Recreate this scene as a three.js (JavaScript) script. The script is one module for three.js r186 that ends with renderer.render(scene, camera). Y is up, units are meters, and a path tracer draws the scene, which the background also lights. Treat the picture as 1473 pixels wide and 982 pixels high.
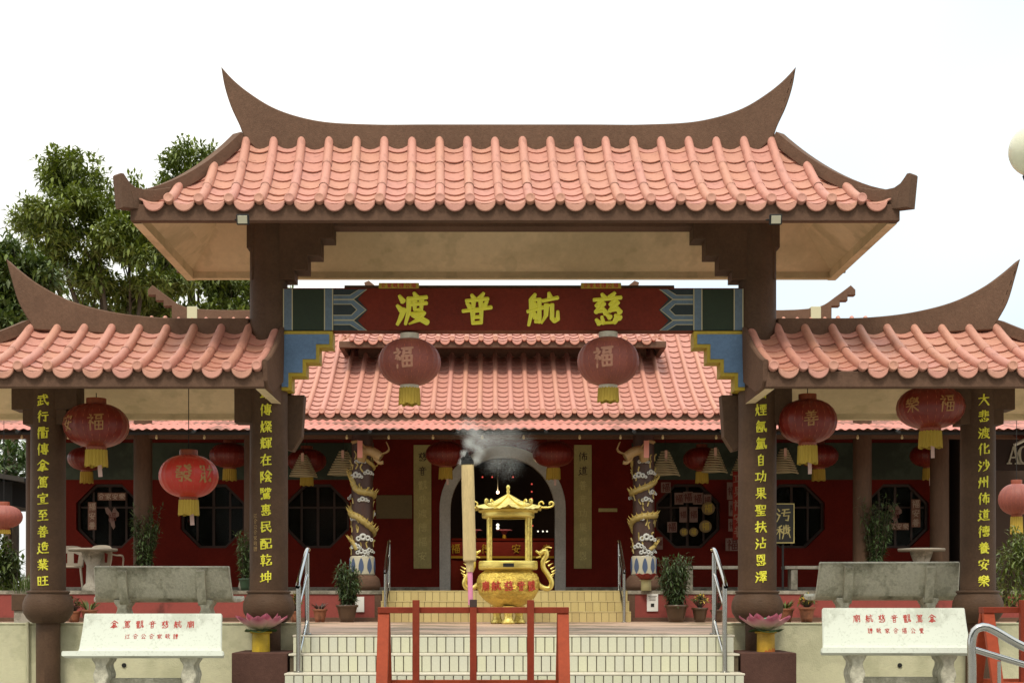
import * as THREE from 'three';
import { mergeGeometries } from 'three/addons/utils/BufferGeometryUtils.js';
import { RoundedBoxGeometry } from 'three/addons/geometries/RoundedBoxGeometry.js';
import { FontLoader } from 'three/addons/loaders/FontLoader.js';
import { TextGeometry } from 'three/addons/geometries/TextGeometry.js';

// ---------- camera, sky, sun, exposure ----------
const scene = new THREE.Scene();
const EYE = new THREE.Vector3(-0.2525, 0.95, 15.3);
const camera = new THREE.PerspectiveCamera(2 * Math.atan(491 / 2000) * 180 / Math.PI, 1473 / 982, 0.1, 900);
camera.position.copy(EYE);
camera.lookAt(EYE.x, EYE.y, 0);
camera.setViewOffset(1473, 982, 31.5, -371, 1473, 982);      // a rising-front lens: verticals stay vertical
camera.updateProjectionMatrix();

const EXPOSURE = 1.0;
const SKY_LEVEL = 1.0, SUN = 2.4;
{
  const W = 256, H = 128, d = new Float32Array(W * H * 4);
  for (let j = 0; j < H; j++) for (let i = 0; i < W; i++) {
    const el = ((j + 0.5) / H - 0.5) * Math.PI, az = ((i + 0.5) / W - 0.5) * 2 * Math.PI;
    const s = Math.max(0, Math.sin(el));
    const L = SKY_LEVEL * (1 + 0.8 * s);                     // overcast: brighter overhead
    const c0 = Math.min(1, Math.max(0, (Math.cos(az + 0.95) - 0.74) / 0.26)), veil = c0 * c0 * (3 - 2 * c0) * (0.72 + 0.2 * Math.sin(az * 9 + 11 * el) + 0.12 * Math.sin(az * 17 - 23 * el)); // thinner cloud towards one side
    const o = (j * W + i) * 4;
    d[o] = L * (1.03 - 0.42 * veil); d[o + 1] = L * (1.035 - 0.22 * veil); d[o + 2] = L * (0.995 - 0.02 * veil); d[o + 3] = 1;
  }
  const t = new THREE.DataTexture(d, W, H, THREE.RGBAFormat, THREE.FloatType);
  t.mapping = THREE.EquirectangularReflectionMapping; t.magFilter = THREE.LinearFilter; t.wrapS = THREE.RepeatWrapping; t.needsUpdate = true;
  scene.background = t; scene.environment = t;
}
const sun = new THREE.DirectionalLight(0xfff5e2, SUN);
sun.position.set(-5, 38, 20); sun.target.position.set(0, 0, -4);
sun.castShadow = true; sun.shadow.radius = 26; sun.shadow.mapSize.set(2048, 2048);
Object.assign(sun.shadow.camera, { left: -25, right: 25, top: 25, bottom: -25, near: 1, far: 120 });
scene.add(sun, sun.target);
const renderer = new THREE.WebGLRenderer({ antialias: true });
renderer.toneMapping = THREE.LinearToneMapping; renderer.toneMappingExposure = EXPOSURE;
renderer.shadowMap.enabled = true;

// ---------- helpers ----------
let seed = 7;
const rnd = () => { seed = (seed + 0x6d2b79f5) | 0; let t = Math.imul(seed ^ (seed >>> 15), 1 | seed); t = (t + Math.imul(t ^ (t >>> 7), 61 | t)) ^ t; return ((t ^ (t >>> 14)) >>> 0) / 4294967296; };
const rr = (a, b) => a + (b - a) * rnd();
const pick = (a) => a[Math.floor(rnd() * a.length)];
const V = (x, y, z) => new THREE.Vector3(x, y, z);
const lerp = (a, b, t) => a + (b - a) * t;
// survey of the place: what stands D metres from the tripod, seen along the bearing of (px, py)
const SX = (px, D) => EYE.x + (px - 705) * D / 2000;
const SY = (py, D) => EYE.y + (862 - py) * D / 2000;
const SZ = (D) => EYE.z - D;

const used = {};
function numbered(name) { const n = used[name] = (used[name] ?? -1) + 1; return n ? name + '_' + String(n).padStart(3, '0') : name; }
function tag(o, label, category, group, kind) { o.userData.label = label; if (category) o.userData.category = category; if (group) o.userData.group = group; if (kind) o.userData.kind = kind; return o; }
function thing(name, label, category, p = [0, 0, 0], turn = 0, group) {
  const g = new THREE.Group(); g.name = numbered(name); g.position.set(...p); g.rotation.y = turn; scene.add(g);
  return tag(g, label, category, group);
}
function part(parent, name, geo, mat, p, rot) {
  const g = Array.isArray(geo) ? merge(geo) : geo;
  const m = new THREE.Mesh(g, mat); m.name = parent === scene ? numbered(name) : name; m.castShadow = m.receiveShadow = true;
  if (p) m.position.set(...p);
  if (rot) m.rotation.set(...rot);
  parent.add(m); return m;
}
function structure(name, geo, mat, label) { const m = part(scene, name, geo, mat); m.userData.kind = 'structure'; if (label) m.userData.label = label; return m; }
function merge(list) {
  const gs = list.map((g) => { g = g.index ? g.toNonIndexed() : g; for (const k of Object.keys(g.attributes)) if (!['position', 'normal', 'uv', 'color'].includes(k)) g.deleteAttribute(k); return g; });
  const all = gs.every((g) => g.attributes.color), uv = gs.every((g) => g.attributes.uv);
  for (const g of gs) { if (!all) g.deleteAttribute('color'); if (!uv) g.deleteAttribute('uv'); g.morphAttributes = {}; }
  return mergeGeometries(gs, false);
}
// texture coordinates in metres, projected along the main direction of each face
function metreUV(g0) {
  const g = g0.index ? g0.toNonIndexed() : g0; const p = g.attributes.position, uv = new Float32Array(p.count * 2);
  const a = V(), b = V(), c = V(), n = V();
  for (let i = 0; i < p.count; i += 3) {
    a.fromBufferAttribute(p, i); b.fromBufferAttribute(p, i + 1); c.fromBufferAttribute(p, i + 2);
    n.crossVectors(b.clone().sub(a), c.clone().sub(a)); const ax = Math.abs(n.x), ay = Math.abs(n.y), az = Math.abs(n.z);
    [a, b, c].forEach((v, k) => { const u = ax > ay && ax > az ? [v.z, v.y] : ay > az ? [v.x, v.z] : [v.x, v.y]; uv[(i + k) * 2] = u[0]; uv[(i + k) * 2 + 1] = u[1]; });
  }
  g.setAttribute('uv', new THREE.BufferAttribute(uv, 2)); return g;
}
function box(w, h, d, x = 0, y = 0, z = 0, r = 0.008) { // centre x,z; y is the underside
  r = Math.min(r, w / 2.2, h / 2.2, d / 2.2);
  const g = r > 0 ? new RoundedBoxGeometry(w, h, d, 1, r) : new THREE.BoxGeometry(w, h, d);
  g.translate(x, y + h / 2, z); return metreUV(g);
}
function span(x0, x1, y0, y1, z0, z1, r = 0.008) { return box(x1 - x0, y1 - y0, z1 - z0, (x0 + x1) / 2, y0, (z0 + z1) / 2, r); }
function lathe(pts, seg = 24, x = 0, y = 0, z = 0) { const g = new THREE.LatheGeometry(pts.map(([r, h]) => new THREE.Vector2(r, h)), seg); g.translate(x, y, z); return scaleUV(g, 1, 1); }
function scaleUV(g, a, b) { const u = g.attributes.uv; for (let i = 0; i < u.count; i++) u.setXY(i, u.getX(i) * a, u.getY(i) * b); return g; }
function cyl(r0, r1, h, x = 0, y = 0, z = 0, seg = 16) { const g = new THREE.CylinderGeometry(r1, r0, h, seg); g.translate(x, y + h / 2, z); return g; }
function tube(pts, r, seg = 20, rad = 7, closed = false) { return new THREE.TubeGeometry(new THREE.CatmullRomCurve3(pts.map((p) => p.isVector3 ? p : V(...p)), closed, 'centripetal'), seg, r, rad, closed); }
function bar(a, b, r, seg = 8) { const A = V(...a), B = V(...b), d = B.clone().sub(A), g = new THREE.CylinderGeometry(r, r, d.length(), seg); g.applyQuaternion(new THREE.Quaternion().setFromUnitVectors(V(0, 1, 0), d.normalize())); const m = A.add(B).multiplyScalar(0.5); g.translate(m.x, m.y, m.z); return g; }
function taper(a, b, r0, r1, seg = 8) { const A = V(...a), B = V(...b), d = B.clone().sub(A), g = new THREE.CylinderGeometry(r1, r0, d.length(), seg); g.applyQuaternion(new THREE.Quaternion().setFromUnitVectors(V(0, 1, 0), d.normalize())); const m = A.add(B).multiplyScalar(0.5); g.translate(m.x, m.y, m.z); return g; }
function plate(pts, depth, z = 0, bevel = 0, holes = []) { // outline in x, y; from z to z + depth
  const s = new THREE.Shape(pts.map(([x, y]) => new THREE.Vector2(x, y)));
  for (const h of holes) s.holes.push(h.isPath ? h : new THREE.Path(h.map(([x, y]) => new THREE.Vector2(x, y))));
  const g = new THREE.ExtrudeGeometry(s, { depth: depth - 2 * bevel, bevelEnabled: bevel > 0, bevelThickness: bevel, bevelSize: bevel, bevelOffset: -bevel, bevelSegments: 1, curveSegments: 24 });
  g.translate(0, 0, z + bevel); return metreUV(g);
}
function grid(nu, nv, f, closeU = false) { // surface from f(u, v) -> Vector3
  const p = [], uv = [], ix = [];
  for (let j = 0; j <= nv; j++) for (let i = 0; i <= nu; i++) { const q = f(i / nu, j / nv); p.push(q.x, q.y, q.z); uv.push(i / nu, j / nv); }
  for (let j = 0; j < nv; j++) for (let i = 0; i < nu; i++) { const a = j * (nu + 1) + i, b = a + 1, c = a + nu + 1, d = c + 1; ix.push(a, b, d, a, d, c); }
  const g = new THREE.BufferGeometry(); g.setAttribute('position', new THREE.Float32BufferAttribute(p, 3)); g.setAttribute('uv', new THREE.Float32BufferAttribute(uv, 2)); g.setIndex(ix); g.computeVertexNormals(); return g;
}
function lin(hex) { return new THREE.Color(hex); }
function rgb(r, g, b) { return new THREE.Color().setRGB(r, g, b); }

// ---------- computed textures ----------
function noiseField(N, period, rng) { // tileable value noise
  const g = new Float32Array(period * period).map(() => rng()), out = new Float32Array(N * N), f = (t) => t * t * (3 - 2 * t);
  for (let y = 0; y < N; y++) for (let x = 0; x < N; x++) {
    const u = x / N * period, v = y / N * period, i = Math.floor(u), j = Math.floor(v), a = f(u - i), b = f(v - j), i1 = (i + 1) % period, j1 = (j + 1) % period;
    out[y * N + x] = lerp(lerp(g[j * period + i], g[j * period + i1], a), lerp(g[j1 * period + i], g[j1 * period + i1], a), b);
  }
  return out;
}
function fractal(N, base, oct, gain = 0.55) { const o = new Float32Array(N * N); let amp = 1, sum = 0; for (let k = 0; k < oct; k++) { const n = noiseField(N, base << k, rnd); for (let i = 0; i < o.length; i++) o[i] += n[i] * amp; sum += amp; amp *= gain; } for (let i = 0; i < o.length; i++) o[i] /= sum; return o; }
function tex(N, f, repeat = 1, srgb = true) {
  const d = new Uint8Array(N * N * 4);
  for (let i = 0; i < N * N; i++) { const c = f(i, i % N, Math.floor(i / N)); for (let k = 0; k < 3; k++) d[i * 4 + k] = Math.max(0, Math.min(255, Math.round((Array.isArray(c) ? c[k] : c) * 255))); d[i * 4 + 3] = 255; }
  const t = new THREE.DataTexture(d, N, N); t.wrapS = t.wrapT = THREE.RepeatWrapping; t.magFilter = THREE.LinearFilter; t.repeat.set(repeat, repeat); if (srgb) t.colorSpace = THREE.SRGBColorSpace; t.needsUpdate = true; return t;
}
const sm = (a, b, x) => { x = Math.min(1, Math.max(0, (x - a) / (b - a))); return x * x * (3 - 2 * x); };
const T = {};
{
  const N = 512, a = fractal(N, 4, 6), b = fractal(N, 8, 5), c = fractal(N, 64, 3, 0.7), d = fractal(N, 3, 7, 0.62);
  T.mottle = tex(N, (i) => { const v = 0.86 + 0.2 * (a[i] - 0.5) + 0.14 * (c[i] - 0.5); return [v, v, v]; }, 0.6);
  T.grain = tex(N, (i) => 0.5 + (c[i] - 0.5) * 0.9 + (b[i] - 0.5) * 0.4, 1.4, false);
  T.stain = tex(N, (i) => { const s = sm(0.5, 0.66, d[i]) * 0.28 + sm(0.56, 0.72, a[i]) * 0.16, g = (c[i] - 0.5) * 0.1; return [0.97 - s + g, 0.97 - s * 0.92 + g, 0.97 - s * 1.1 + g]; }, 0.45);
  T.concrete = tex(N, (i) => { const s = sm(0.44, 0.72, d[i]) * 0.26 + sm(0.55, 0.7, b[i]) * 0.14, g = (c[i] - 0.5) * 0.22; return [0.98 - s + g, 0.98 - s + g, 0.97 - s * 1.08 + g]; }, 0.8);
  T.tile = tex(N, (i) => { const s = sm(0.5, 0.75, a[i]) * 0.09, g = (c[i] - 0.5) * 0.08; return [0.96 - s * 0.9 + g, 0.96 - s + g, 0.96 - s + g]; }, 1.3);
  T.tarnish = tex(N, (i) => { const s = sm(0.45, 0.7, a[i]) * 0.2 + sm(0.5, 0.7, b[i]) * 0.12 + (c[i] - 0.5) * 0.15; return [0.98 - s * 0.8, 0.98 - s * 0.9, 0.98 - s]; }, 2);
  T.wash = tex(N, (i) => { const s = sm(0.5, 0.72, d[i]) * 0.1 + sm(0.62, 0.7, b[i]) * 0.05, g = (c[i] - 0.5) * 0.06; return [0.97 - s + g, 0.97 - s * 0.95 + g, 0.97 - s * 1.1 + g]; }, 0.35);
  T.terrazzo = tex(N, (i) => { const s = sm(0.6, 0.74, c[i]) * 0.07 + sm(0.6, 0.74, d[i]) * 0.1; return [0.97 - s, 0.97 - s, 0.97 - s * 1.1]; }, 0.9);
  const st = noiseField(N, 64, rnd), st2 = noiseField(N, 16, rnd);
  T.streak = tex(N, (i, x, y) => { const s = sm(0.45, 0.95, st[(7 * N) + x] * 0.55 + st2[(300 * N) + x] * 0.45) * (0.12 + 0.3 * d[i]) + sm(0.52, 0.7, d[i]) * 0.16, g = (c[i] - 0.5) * 0.06; return [0.98 - s + g, 0.98 - s * 0.95 + g, 0.98 - s * 1.05 + g]; }, 0.5);
  const rough = fractal(N, 8, 5);
  T.rough = tex(N, (i) => 0.55 + 0.8 * (rough[i] - 0.5) + 0.2, 1, false);
}
const mat = (color, roughness = 0.8, o = {}) => new THREE.MeshStandardMaterial({ color, roughness, side: THREE.DoubleSide, ...o });
const phys = (color, roughness, o = {}) => new THREE.MeshPhysicalMaterial({ color, roughness, side: THREE.DoubleSide, ...o });
const plaster = (color, o = {}) => phys(color, 0.85, { specularIntensity: 0.35, map: T.mottle, bumpMap: T.grain, bumpScale: 0.003, ...o });

const M = {
  tile: [0, 1, 2, 3, 4].map((k) => mat(rgb(0.54 + 0.006 * (k - 2), 0.256 + 0.004 * ((k * 3) % 5 - 2), 0.188 + 0.004 * ((k * 2) % 5 - 2)), 0.62, { map: T.tile })),
  brown: plaster(rgb(0.168, 0.096, 0.064)),
  ridge: plaster(rgb(0.190, 0.112, 0.074)),
  soffit: plaster(rgb(0.74, 0.60, 0.38), { map: T.wash }),
  column: plaster(rgb(0.122, 0.070, 0.042), { roughness: 0.6 }),
  gold: mat(rgb(0.80, 0.76, 0.06), 0.4),
  goldpaint: mat(rgb(0.62, 0.44, 0.05), 0.45),
  boardred: plaster(rgb(0.21, 0.028, 0.012), { roughness: 0.55 }),
  slateblue: mat(rgb(0.15, 0.22, 0.29), 0.7, { map: T.mottle }),
  bracketblue: mat(rgb(0.16, 0.28, 0.47), 0.7, { map: T.mottle }),
  bracketyellow: mat(rgb(0.58, 0.41, 0.03), 0.6, { map: T.mottle }),
  darkslate: mat(rgb(0.02, 0.035, 0.04), 0.7, { map: T.mottle }),
  green: mat(rgb(0.016, 0.035, 0.012), 0.7, { map: T.mottle }),
  paleline: mat(rgb(0.42, 0.38, 0.24), 0.7),
  cream: mat(rgb(0.60, 0.58, 0.39), 0.85, { map: T.wash, bumpMap: T.grain, bumpScale: 0.004 }),
  stepTile: [0, 1, 2, 3].map((k) => mat(rgb(0.62 + 0.015 * (k - 1), 0.625 + 0.015 * (k - 1), 0.50 + 0.015 * ((k * 2) % 3 - 1)), 0.35, { map: T.tile })),
  rearTile: [0, 1, 2].map((k) => mat(rgb(0.52 + 0.03 * (k - 1), 0.42 + 0.03 * (k - 1), 0.19 + 0.015 * (k - 1)), 0.45, { map: T.tile })),
  grout: mat(rgb(0.12, 0.09, 0.055), 0.95, { map: T.mottle }),
  nosing: mat(rgb(0.66, 0.62, 0.50), 0.5, { map: T.tile }),
  floor: mat(rgb(0.48, 0.33, 0.24), 0.55, { map: T.stain }),
  ground: mat(rgb(0.40, 0.385, 0.35), 0.95, { map: T.concrete, bumpMap: T.grain, bumpScale: 0.006 }),
  white: mat(rgb(0.62, 0.66, 0.58), 0.7, { map: T.terrazzo }),
  concrete: mat(rgb(0.60, 0.58, 0.48), 0.9, { map: T.concrete, bumpMap: T.grain, bumpScale: 0.006 }),
  printred: mat(rgb(0.38, 0.03, 0.02), 0.7),
  steel: mat(rgb(0.45, 0.45, 0.43), 0.16, { metalness: 1 }),
  redpaint: phys(rgb(0.42, 0.07, 0.025), 0.6, { map: T.mottle, specularIntensity: 0.4 }),
  wallred: plaster(rgb(0.21, 0.018, 0.009)),
  plinthred: mat(rgb(0.25, 0.047, 0.036), 0.75, { map: T.stain }),
  stone: mat(rgb(0.34, 0.31, 0.26), 0.85, { map: T.concrete }),
  lantern: phys(rgb(0.26, 0.018, 0.009), 0.42, { transmission: 0.12, thickness: 0, map: T.mottle, side: THREE.DoubleSide }),
  lanternfaded: phys(rgb(0.40, 0.105, 0.075), 0.6, { transmission: 0.15, thickness: 0, map: T.mottle, side: THREE.DoubleSide }),
  tassel: mat(rgb(0.46, 0.32, 0.04), 0.7),
  burnergold: mat(rgb(0.86, 0.72, 0.20), 0.5, { metalness: 0.55, roughnessMap: T.rough, map: T.tarnish }),
  joss: mat(rgb(0.74, 0.56, 0.27), 0.8, { map: T.mottle }),
  black: mat(rgb(0.012, 0.012, 0.012), 0.9),
  blackgloss: mat(rgb(0.015, 0.013, 0.012), 0.3),
  wood: mat(rgb(0.06, 0.025, 0.014), 0.5, { map: T.mottle }),
  panel: mat(rgb(0.64, 0.54, 0.2), 0.6, { map: T.mottle }),
  panelink: mat(rgb(0.62, 0.55, 0.22), 0.6),
  paper: mat(rgb(0.72, 0.72, 0.68), 0.8),
  pink: mat(rgb(0.70, 0.25, 0.40), 0.6),
  terracotta: mat(rgb(0.26, 0.10, 0.05), 0.85, { map: T.concrete }),
  glazed: mat(rgb(0.10, 0.055, 0.028), 0.35, { map: T.mottle }),
  soil: mat(rgb(0.03, 0.02, 0.012), 1),
  bark: mat(rgb(0.09, 0.065, 0.045), 0.95, { map: T.concrete }),
  leaf: phys(rgb(1, 1, 1), 0.6, { vertexColors: true, transmission: 0.4, thickness: 0 }),
  glass: phys(rgb(0.35, 0.38, 0.35), 0.12, { transmission: 0.98, thickness: 0, specularIntensity: 0.12 }),
  archstone: mat(rgb(0.78, 0.75, 0.68), 0.85, { map: T.mottle }),
};
// ---------- brush characters: strokes on a 100 x 100 field, x to the right, y down ----------
const C = {
  kou: '15 20 18 85/15 20 85 20 82 85/18 80 82 80', ri: '20 4 20 97/20 4 80 4 80 97/20 50 80 50/20 94 80 94', mu: '20 2 20 98/20 2 80 2 80 98/20 34 80 34/20 65 80 65/20 96 80 96',
  xin: '10 50 20 82/30 30 35 85 75 88 82 60/48 15 58 38/78 25 94 52', shui: '30 5 62 22/10 36 45 50/10 97 38 80 72 52', ren: '70 0 10 45/45 30 45 100', chi: '70 0 15 30/75 25 10 60/45 45 45 100',
  yao: '55 0 20 38 65 36/72 26 15 82 82 75/68 58 92 96', zhui: '40 0 15 34/30 25 30 100/60 4 68 18/30 25 95 25/30 48 90 48/30 70 90 70/30 95 98 95/62 25 62 95', wang: '10 5 90 5/15 48 85 48/2 95 98 95/50 5 50 95',
  huo: '20 30 28 50/85 25 70 45/50 0 48 55 5 100/52 55 95 95', fu: '15 4 15 100/15 4 80 4 50 35 82 55 70 75 45 70', mian: '50 0 53 10/8 15 8 30/8 15 92 15 88 30', chuo: '15 5 22 15/5 35 22 35 12 55 22 75/2 95 20 80 50 95 100 95',
  qi: '30 0 10 28/25 12 90 12/25 25 82 25/15 38 78 38 80 75 98 98 98 75', bei: 'mu@12,0,76,72|35 75 10 98/65 75 90 98', ma: '28 5 28 62/28 5 85 5/28 24 80 24/28 43 80 43/28 62 88 62 82 98 70 93/55 5 55 62/12 75 5 94/30 75 33 90/45 75 50 88/60 73 66 86',
  gong: '5 5 95 5/50 5 50 90/0 95 98 88',
  渡: 'shui@0,0,34,100|58 0 64 11/38 17 98 17/42 17 40 60 30 98/48 36 98 36/60 26 60 55/82 26 82 55/60 55 82 55/48 67 90 67 72 88 42 99/56 70 100 99',
  普: '32 2 40 16/72 0 60 16/14 20 86 20/38 20 38 50/62 20 62 50/16 28 28 46/84 28 72 46/3 54 97 50|ri@26,56,48,44',
  航: '24 0 16 14/12 18 12 62 3 100/12 18 38 18 38 92 26 90/21 27 26 40/0 55 50 46/21 60 26 76/70 0 73 13/50 24 98 18/62 40 60 72 46 98/62 40 80 40 80 84 88 94 99 88 99 64',
  慈: '32 0 40 13/74 0 60 13/6 17 94 17|yao@6,20,42,46|yao@52,20,42,46|xin@4,64,92,38',
  行: 'chi@0,0,42,100|46 18 92 18/42 42 98 42/76 42 76 95 60 88', 衢: 'chi@0,0,26,100|mu@28,0,20,34|mu@50,0,20,34|zhui@28,38,44,60|78 12 98 12/74 35 100 35/88 35 88 95 80 90',
  傳: 'ren@0,0,32,100|36 12 98 12/45 25 45 50/45 25 88 25 88 50/45 38 88 38/45 50 88 50/66 0 66 60/38 62 94 62/34 72 98 72/80 60 80 98 66 92/48 78 56 88',
  拿: '50 0 0 36/50 0 100 36/32 30 68 30|kou@28,34,44,26|75 61 25 66/15 76 85 76/4 87 96 87/50 66 50 99 38 94', 篤: '25 0 10 18/22 8 45 8/35 8 40 18/65 0 52 18/62 8 95 8/78 8 82 18|ma@5,22,92,78',
  宣: 'mian@0,0,100,100|25 36 75 36|ri@28,44,44,38|4 95 96 95', 至: '15 8 85 8/45 10 20 40 80 38/68 25 85 48/20 62 80 62/50 42 50 95/4 95 96 95',
  善: '30 0 38 12/70 0 62 12/15 17 85 17/22 31 78 31/8 46 92 46/50 12 50 46/30 52 36 60/68 52 62 60/5 65 95 65|kou@25,68,50,34', 造: '58 0 48 18/50 12 92 12/42 30 98 30/70 0 70 30|kou@44,32,50,44|chuo@0,0,100,100',
  業: '38 0 38 22/62 0 62 22/20 5 28 20/80 5 72 20/5 24 95 24/30 30 36 40/70 30 64 40/15 44 85 44/22 56 78 56/5 70 95 70/50 44 50 100/45 72 10 98/55 72 90 98', 旺: 'ri@0,10,40,80|wang@42,10,58,82',
  武: '10 15 55 15/5 30 95 30/30 45 30 88/30 62 52 62/12 60 12 90/2 95 55 85/60 5 68 60 95 98 98 80/75 5 88 18', 燦: 'huo@0,0,34,100|40 5 62 5/48 5 38 35/42 20 60 20 50 45/68 8 95 8 82 35 66 45/72 15 98 45/36 68 98 68/67 48 67 100/48 52 56 62/88 50 78 62/62 70 38 98/70 70 98 98',
  輝: '21 0 21 40/6 10 12 32/36 8 30 32/0 42 42 42/15 42 13 75 2 98/27 42 27 90 41 90 41 72/46 5 46 22/46 5 98 5 96 22/54 30 92 30/56 42 56 70/56 42 90 42 90 70/56 56 90 56/56 70 90 70/46 84 100 84/73 20 73 100',
  在: '5 22 95 22/45 0 30 40 2 75/28 48 28 100/45 50 92 50/68 32 68 92/38 92 98 92', 陰: 'fu@0,0,34,100|66 0 38 35/66 0 100 35/50 35 82 35/50 48 82 48 66 60/38 65 98 65/66 62 48 92 88 88/78 76 95 98',
  騭: 'fu@0,0,34,50|66 0 66 12/66 6 84 6/50 4 50 14/36 16 98 16/68 17 68 34/52 20 44 30/82 20 90 26/90 30 50 48|ma@8,50,88,50', 惠: '10 8 90 8/25 18 25 48/25 18 78 18 78 48/25 33 78 33/25 48 78 48/50 0 50 58/12 60 88 58|xin@5,62,90,38',
  民: '15 5 85 5 85 32/15 32 85 32/15 5 15 92 45 80/5 55 92 50/52 32 65 70 92 98 98 75', 配: '2 8 52 8/6 28 6 98/6 28 48 28 48 98/20 8 20 40 14 55/34 8 34 45 44 48/6 68 48 68/6 95 48 95/58 10 94 10 94 45/60 45 94 45/62 45 62 92 99 92 99 72',
  乾: '4 12 46 12/25 0 25 28|ri@8,26,36,36|2 76 48 76/25 62 25 100/66 0 56 30/64 18 96 18/62 42 90 42 60 80 62 95 99 92 99 75', 坤: '2 40 36 38/18 18 18 80/0 88 38 78/46 20 46 75/46 20 94 20 94 75/46 48 94 48/46 74 94 74/70 0 70 100',
  瑞: 'wang@0,20,34,66|50 10 50 32 90 32/90 10 90 32/70 2 70 32/40 45 98 45/70 45 62 58/48 58 48 98/48 58 92 58 92 98/63 60 63 92/77 60 77 92', 煙: 'huo@0,0,36,100|42 8 100 8/48 22 48 48/48 22 96 22 96 48/48 48 96 48/64 8 64 48/80 8 80 48/48 68 96 68/72 50 72 95/40 95 100 95',
  氤: 'qi@0,0,100,100|15 50 15 98/15 50 65 50 65 98/15 96 65 96/22 64 58 64/40 55 22 88/42 66 60 88', 氳: 'qi@0,0,100,100|22 48 22 70 60 70 60 48 22 48/22 59 60 59/12 78 66 78/18 78 18 96/62 78 62 96/34 78 34 96/48 78 48 96/5 97 75 97',
  自: '52 0 40 15|mu@18,14,64,86', 功: 'gong@0,15,44,66|48 28 94 28 88 92 72 85/70 0 66 50 44 100', 果: '22 3 22 48/22 3 78 3 78 48/22 25 78 25/22 47 78 47/5 60 95 60/50 3 50 100/48 62 8 95/52 62 92 95',
  聖: '2 6 50 6/14 6 14 46/38 6 38 56/14 20 38 20/14 33 38 33/0 50 50 46|kou@52,2,46,48|wang@8,60,84,40', 扶: '2 25 38 22/22 0 22 95 10 85/2 65 38 50/46 22 92 22/40 50 99 50/68 5 64 60 42 100/71 52 99 100', 沾: 'shui@0,0,36,100|66 0 66 44/66 20 94 20|kou@36,40,62,60',
  恩: '18 3 18 60/18 3 82 3 82 60/18 59 82 59/30 20 70 20/50 10 30 48/52 22 70 48|xin@5,62,90,38', 澤: 'shui@0,0,36,100|42 2 42 25/42 2 96 2 96 25/42 24 96 24/58 2 58 24/78 2 78 24/48 38 90 38/68 28 68 50/38 50 100 50/52 56 58 66/86 56 78 66/42 70 96 70/36 82 100 82/68 68 68 100',
  大: '5 32 95 32/50 0 45 50 5 98/52 40 95 98', 悲: '40 0 38 55/60 0 60 58/10 12 38 12/10 28 38 28/5 46 38 44/60 12 92 12/60 28 92 28/60 44 95 44|xin@5,60,90,40', 化: 'ren@0,0,42,100|92 18 50 52/56 0 56 88 98 88 98 65', 沙: 'shui@0,0,36,100|70 0 70 60/50 20 40 50/86 18 98 45/92 50 72 85 42 100',
  州: '20 10 18 55 5 98/50 10 50 90/82 0 82 100/5 35 10 50/32 32 38 48/64 30 70 46', 佈: 'ren@0,0,36,100|34 20 100 20/64 0 54 40 34 65/48 45 48 85/48 45 94 45 94 85 86 80/70 32 70 100', 道: '52 0 58 12/84 0 76 12/36 18 100 18/68 18 60 30|mu@40,30,54,48|chuo@0,0,100,100',
  德: 'chi@0,0,34,100|38 10 98 10/68 0 68 22/42 24 42 44/42 24 95 24 95 44/42 44 95 44/60 24 60 44/77 24 77 44/40 54 96 54|xin@36,58,64,40', 養: '30 0 38 10/70 0 62 10/15 14 85 14/20 24 80 24/8 35 92 35/50 14 50 35/48 36 5 60/52 36 95 60/28 52 72 52 72 74/28 52 28 95 48 88/28 63 72 63/28 74 72 74/75 80 55 88/50 78 90 98',
  安: 'mian@0,0,100,100|45 32 30 65 75 95/72 45 60 75 20 98/5 52 95 52', 樂: '50 0 42 10/36 10 36 42/36 10 64 10 64 42/36 26 64 26/36 42 64 42|yao@0,6,34,42|yao@66,6,34,42|5 58 95 58/50 46 50 100/46 60 10 95/54 60 90 95',
  觀: '3 8 50 8/18 0 18 15/36 0 36 15|kou@2,16,24,22|kou@28,16,24,22|zhui@0,38,54,62|mu@62,0,36,62|72 62 70 80 56 98/86 62 86 92 100 92 100 75', 音: '50 0 53 12/15 15 85 15/32 20 40 34/68 20 60 34/5 38 95 38|ri@24,46,52,54',
  廟: '50 0 55 10/10 14 95 14/18 14 15 60 0 100/26 30 58 30/42 20 42 44|ri@28,44,30,26|24 80 60 80/42 70 42 100/68 26 68 70 60 98/68 26 94 26 94 96 85 92/68 46 94 46/68 66 94 66', 江: 'shui@0,0,38,100|gong@40,14,58,80',
  合: '50 0 0 40/50 0 100 40/30 42 70 42|kou@18,46,64,56', 家: 'mian@0,0,100,90|15 30 85 30/48 32 10 55/40 42 55 98 42 92/48 52 12 75/50 65 15 95/82 42 58 60/55 55 95 92', 敬: '5 10 48 10/18 0 18 20/36 0 36 20/15 28 5 50/12 36 46 36 44 80 36 76|kou@10,44,28,30|70 0 56 35/64 20 99 20/88 20 80 65 52 100/62 35 98 100',
  贈: 'bei@0,0,46,100|62 0 66 12/86 0 80 12/54 16 54 48 96 48 96 16 54 16/75 16 75 48/64 24 67 40/85 24 82 40|ri@56,54,40,46', 公: '38 5 5 45/60 5 98 45/50 42 20 90 80 85/70 65 88 98', 發: '12 6 38 8 5 42/12 22 25 32/60 5 98 42/70 12 88 4/80 24 95 18/12 45 45 45 45 58 14 58 12 72 48 72 42 98 30 94/60 45 55 60/60 45 88 45 88 58 98 58/58 68 92 68 60 98/62 75 98 100',
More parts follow.
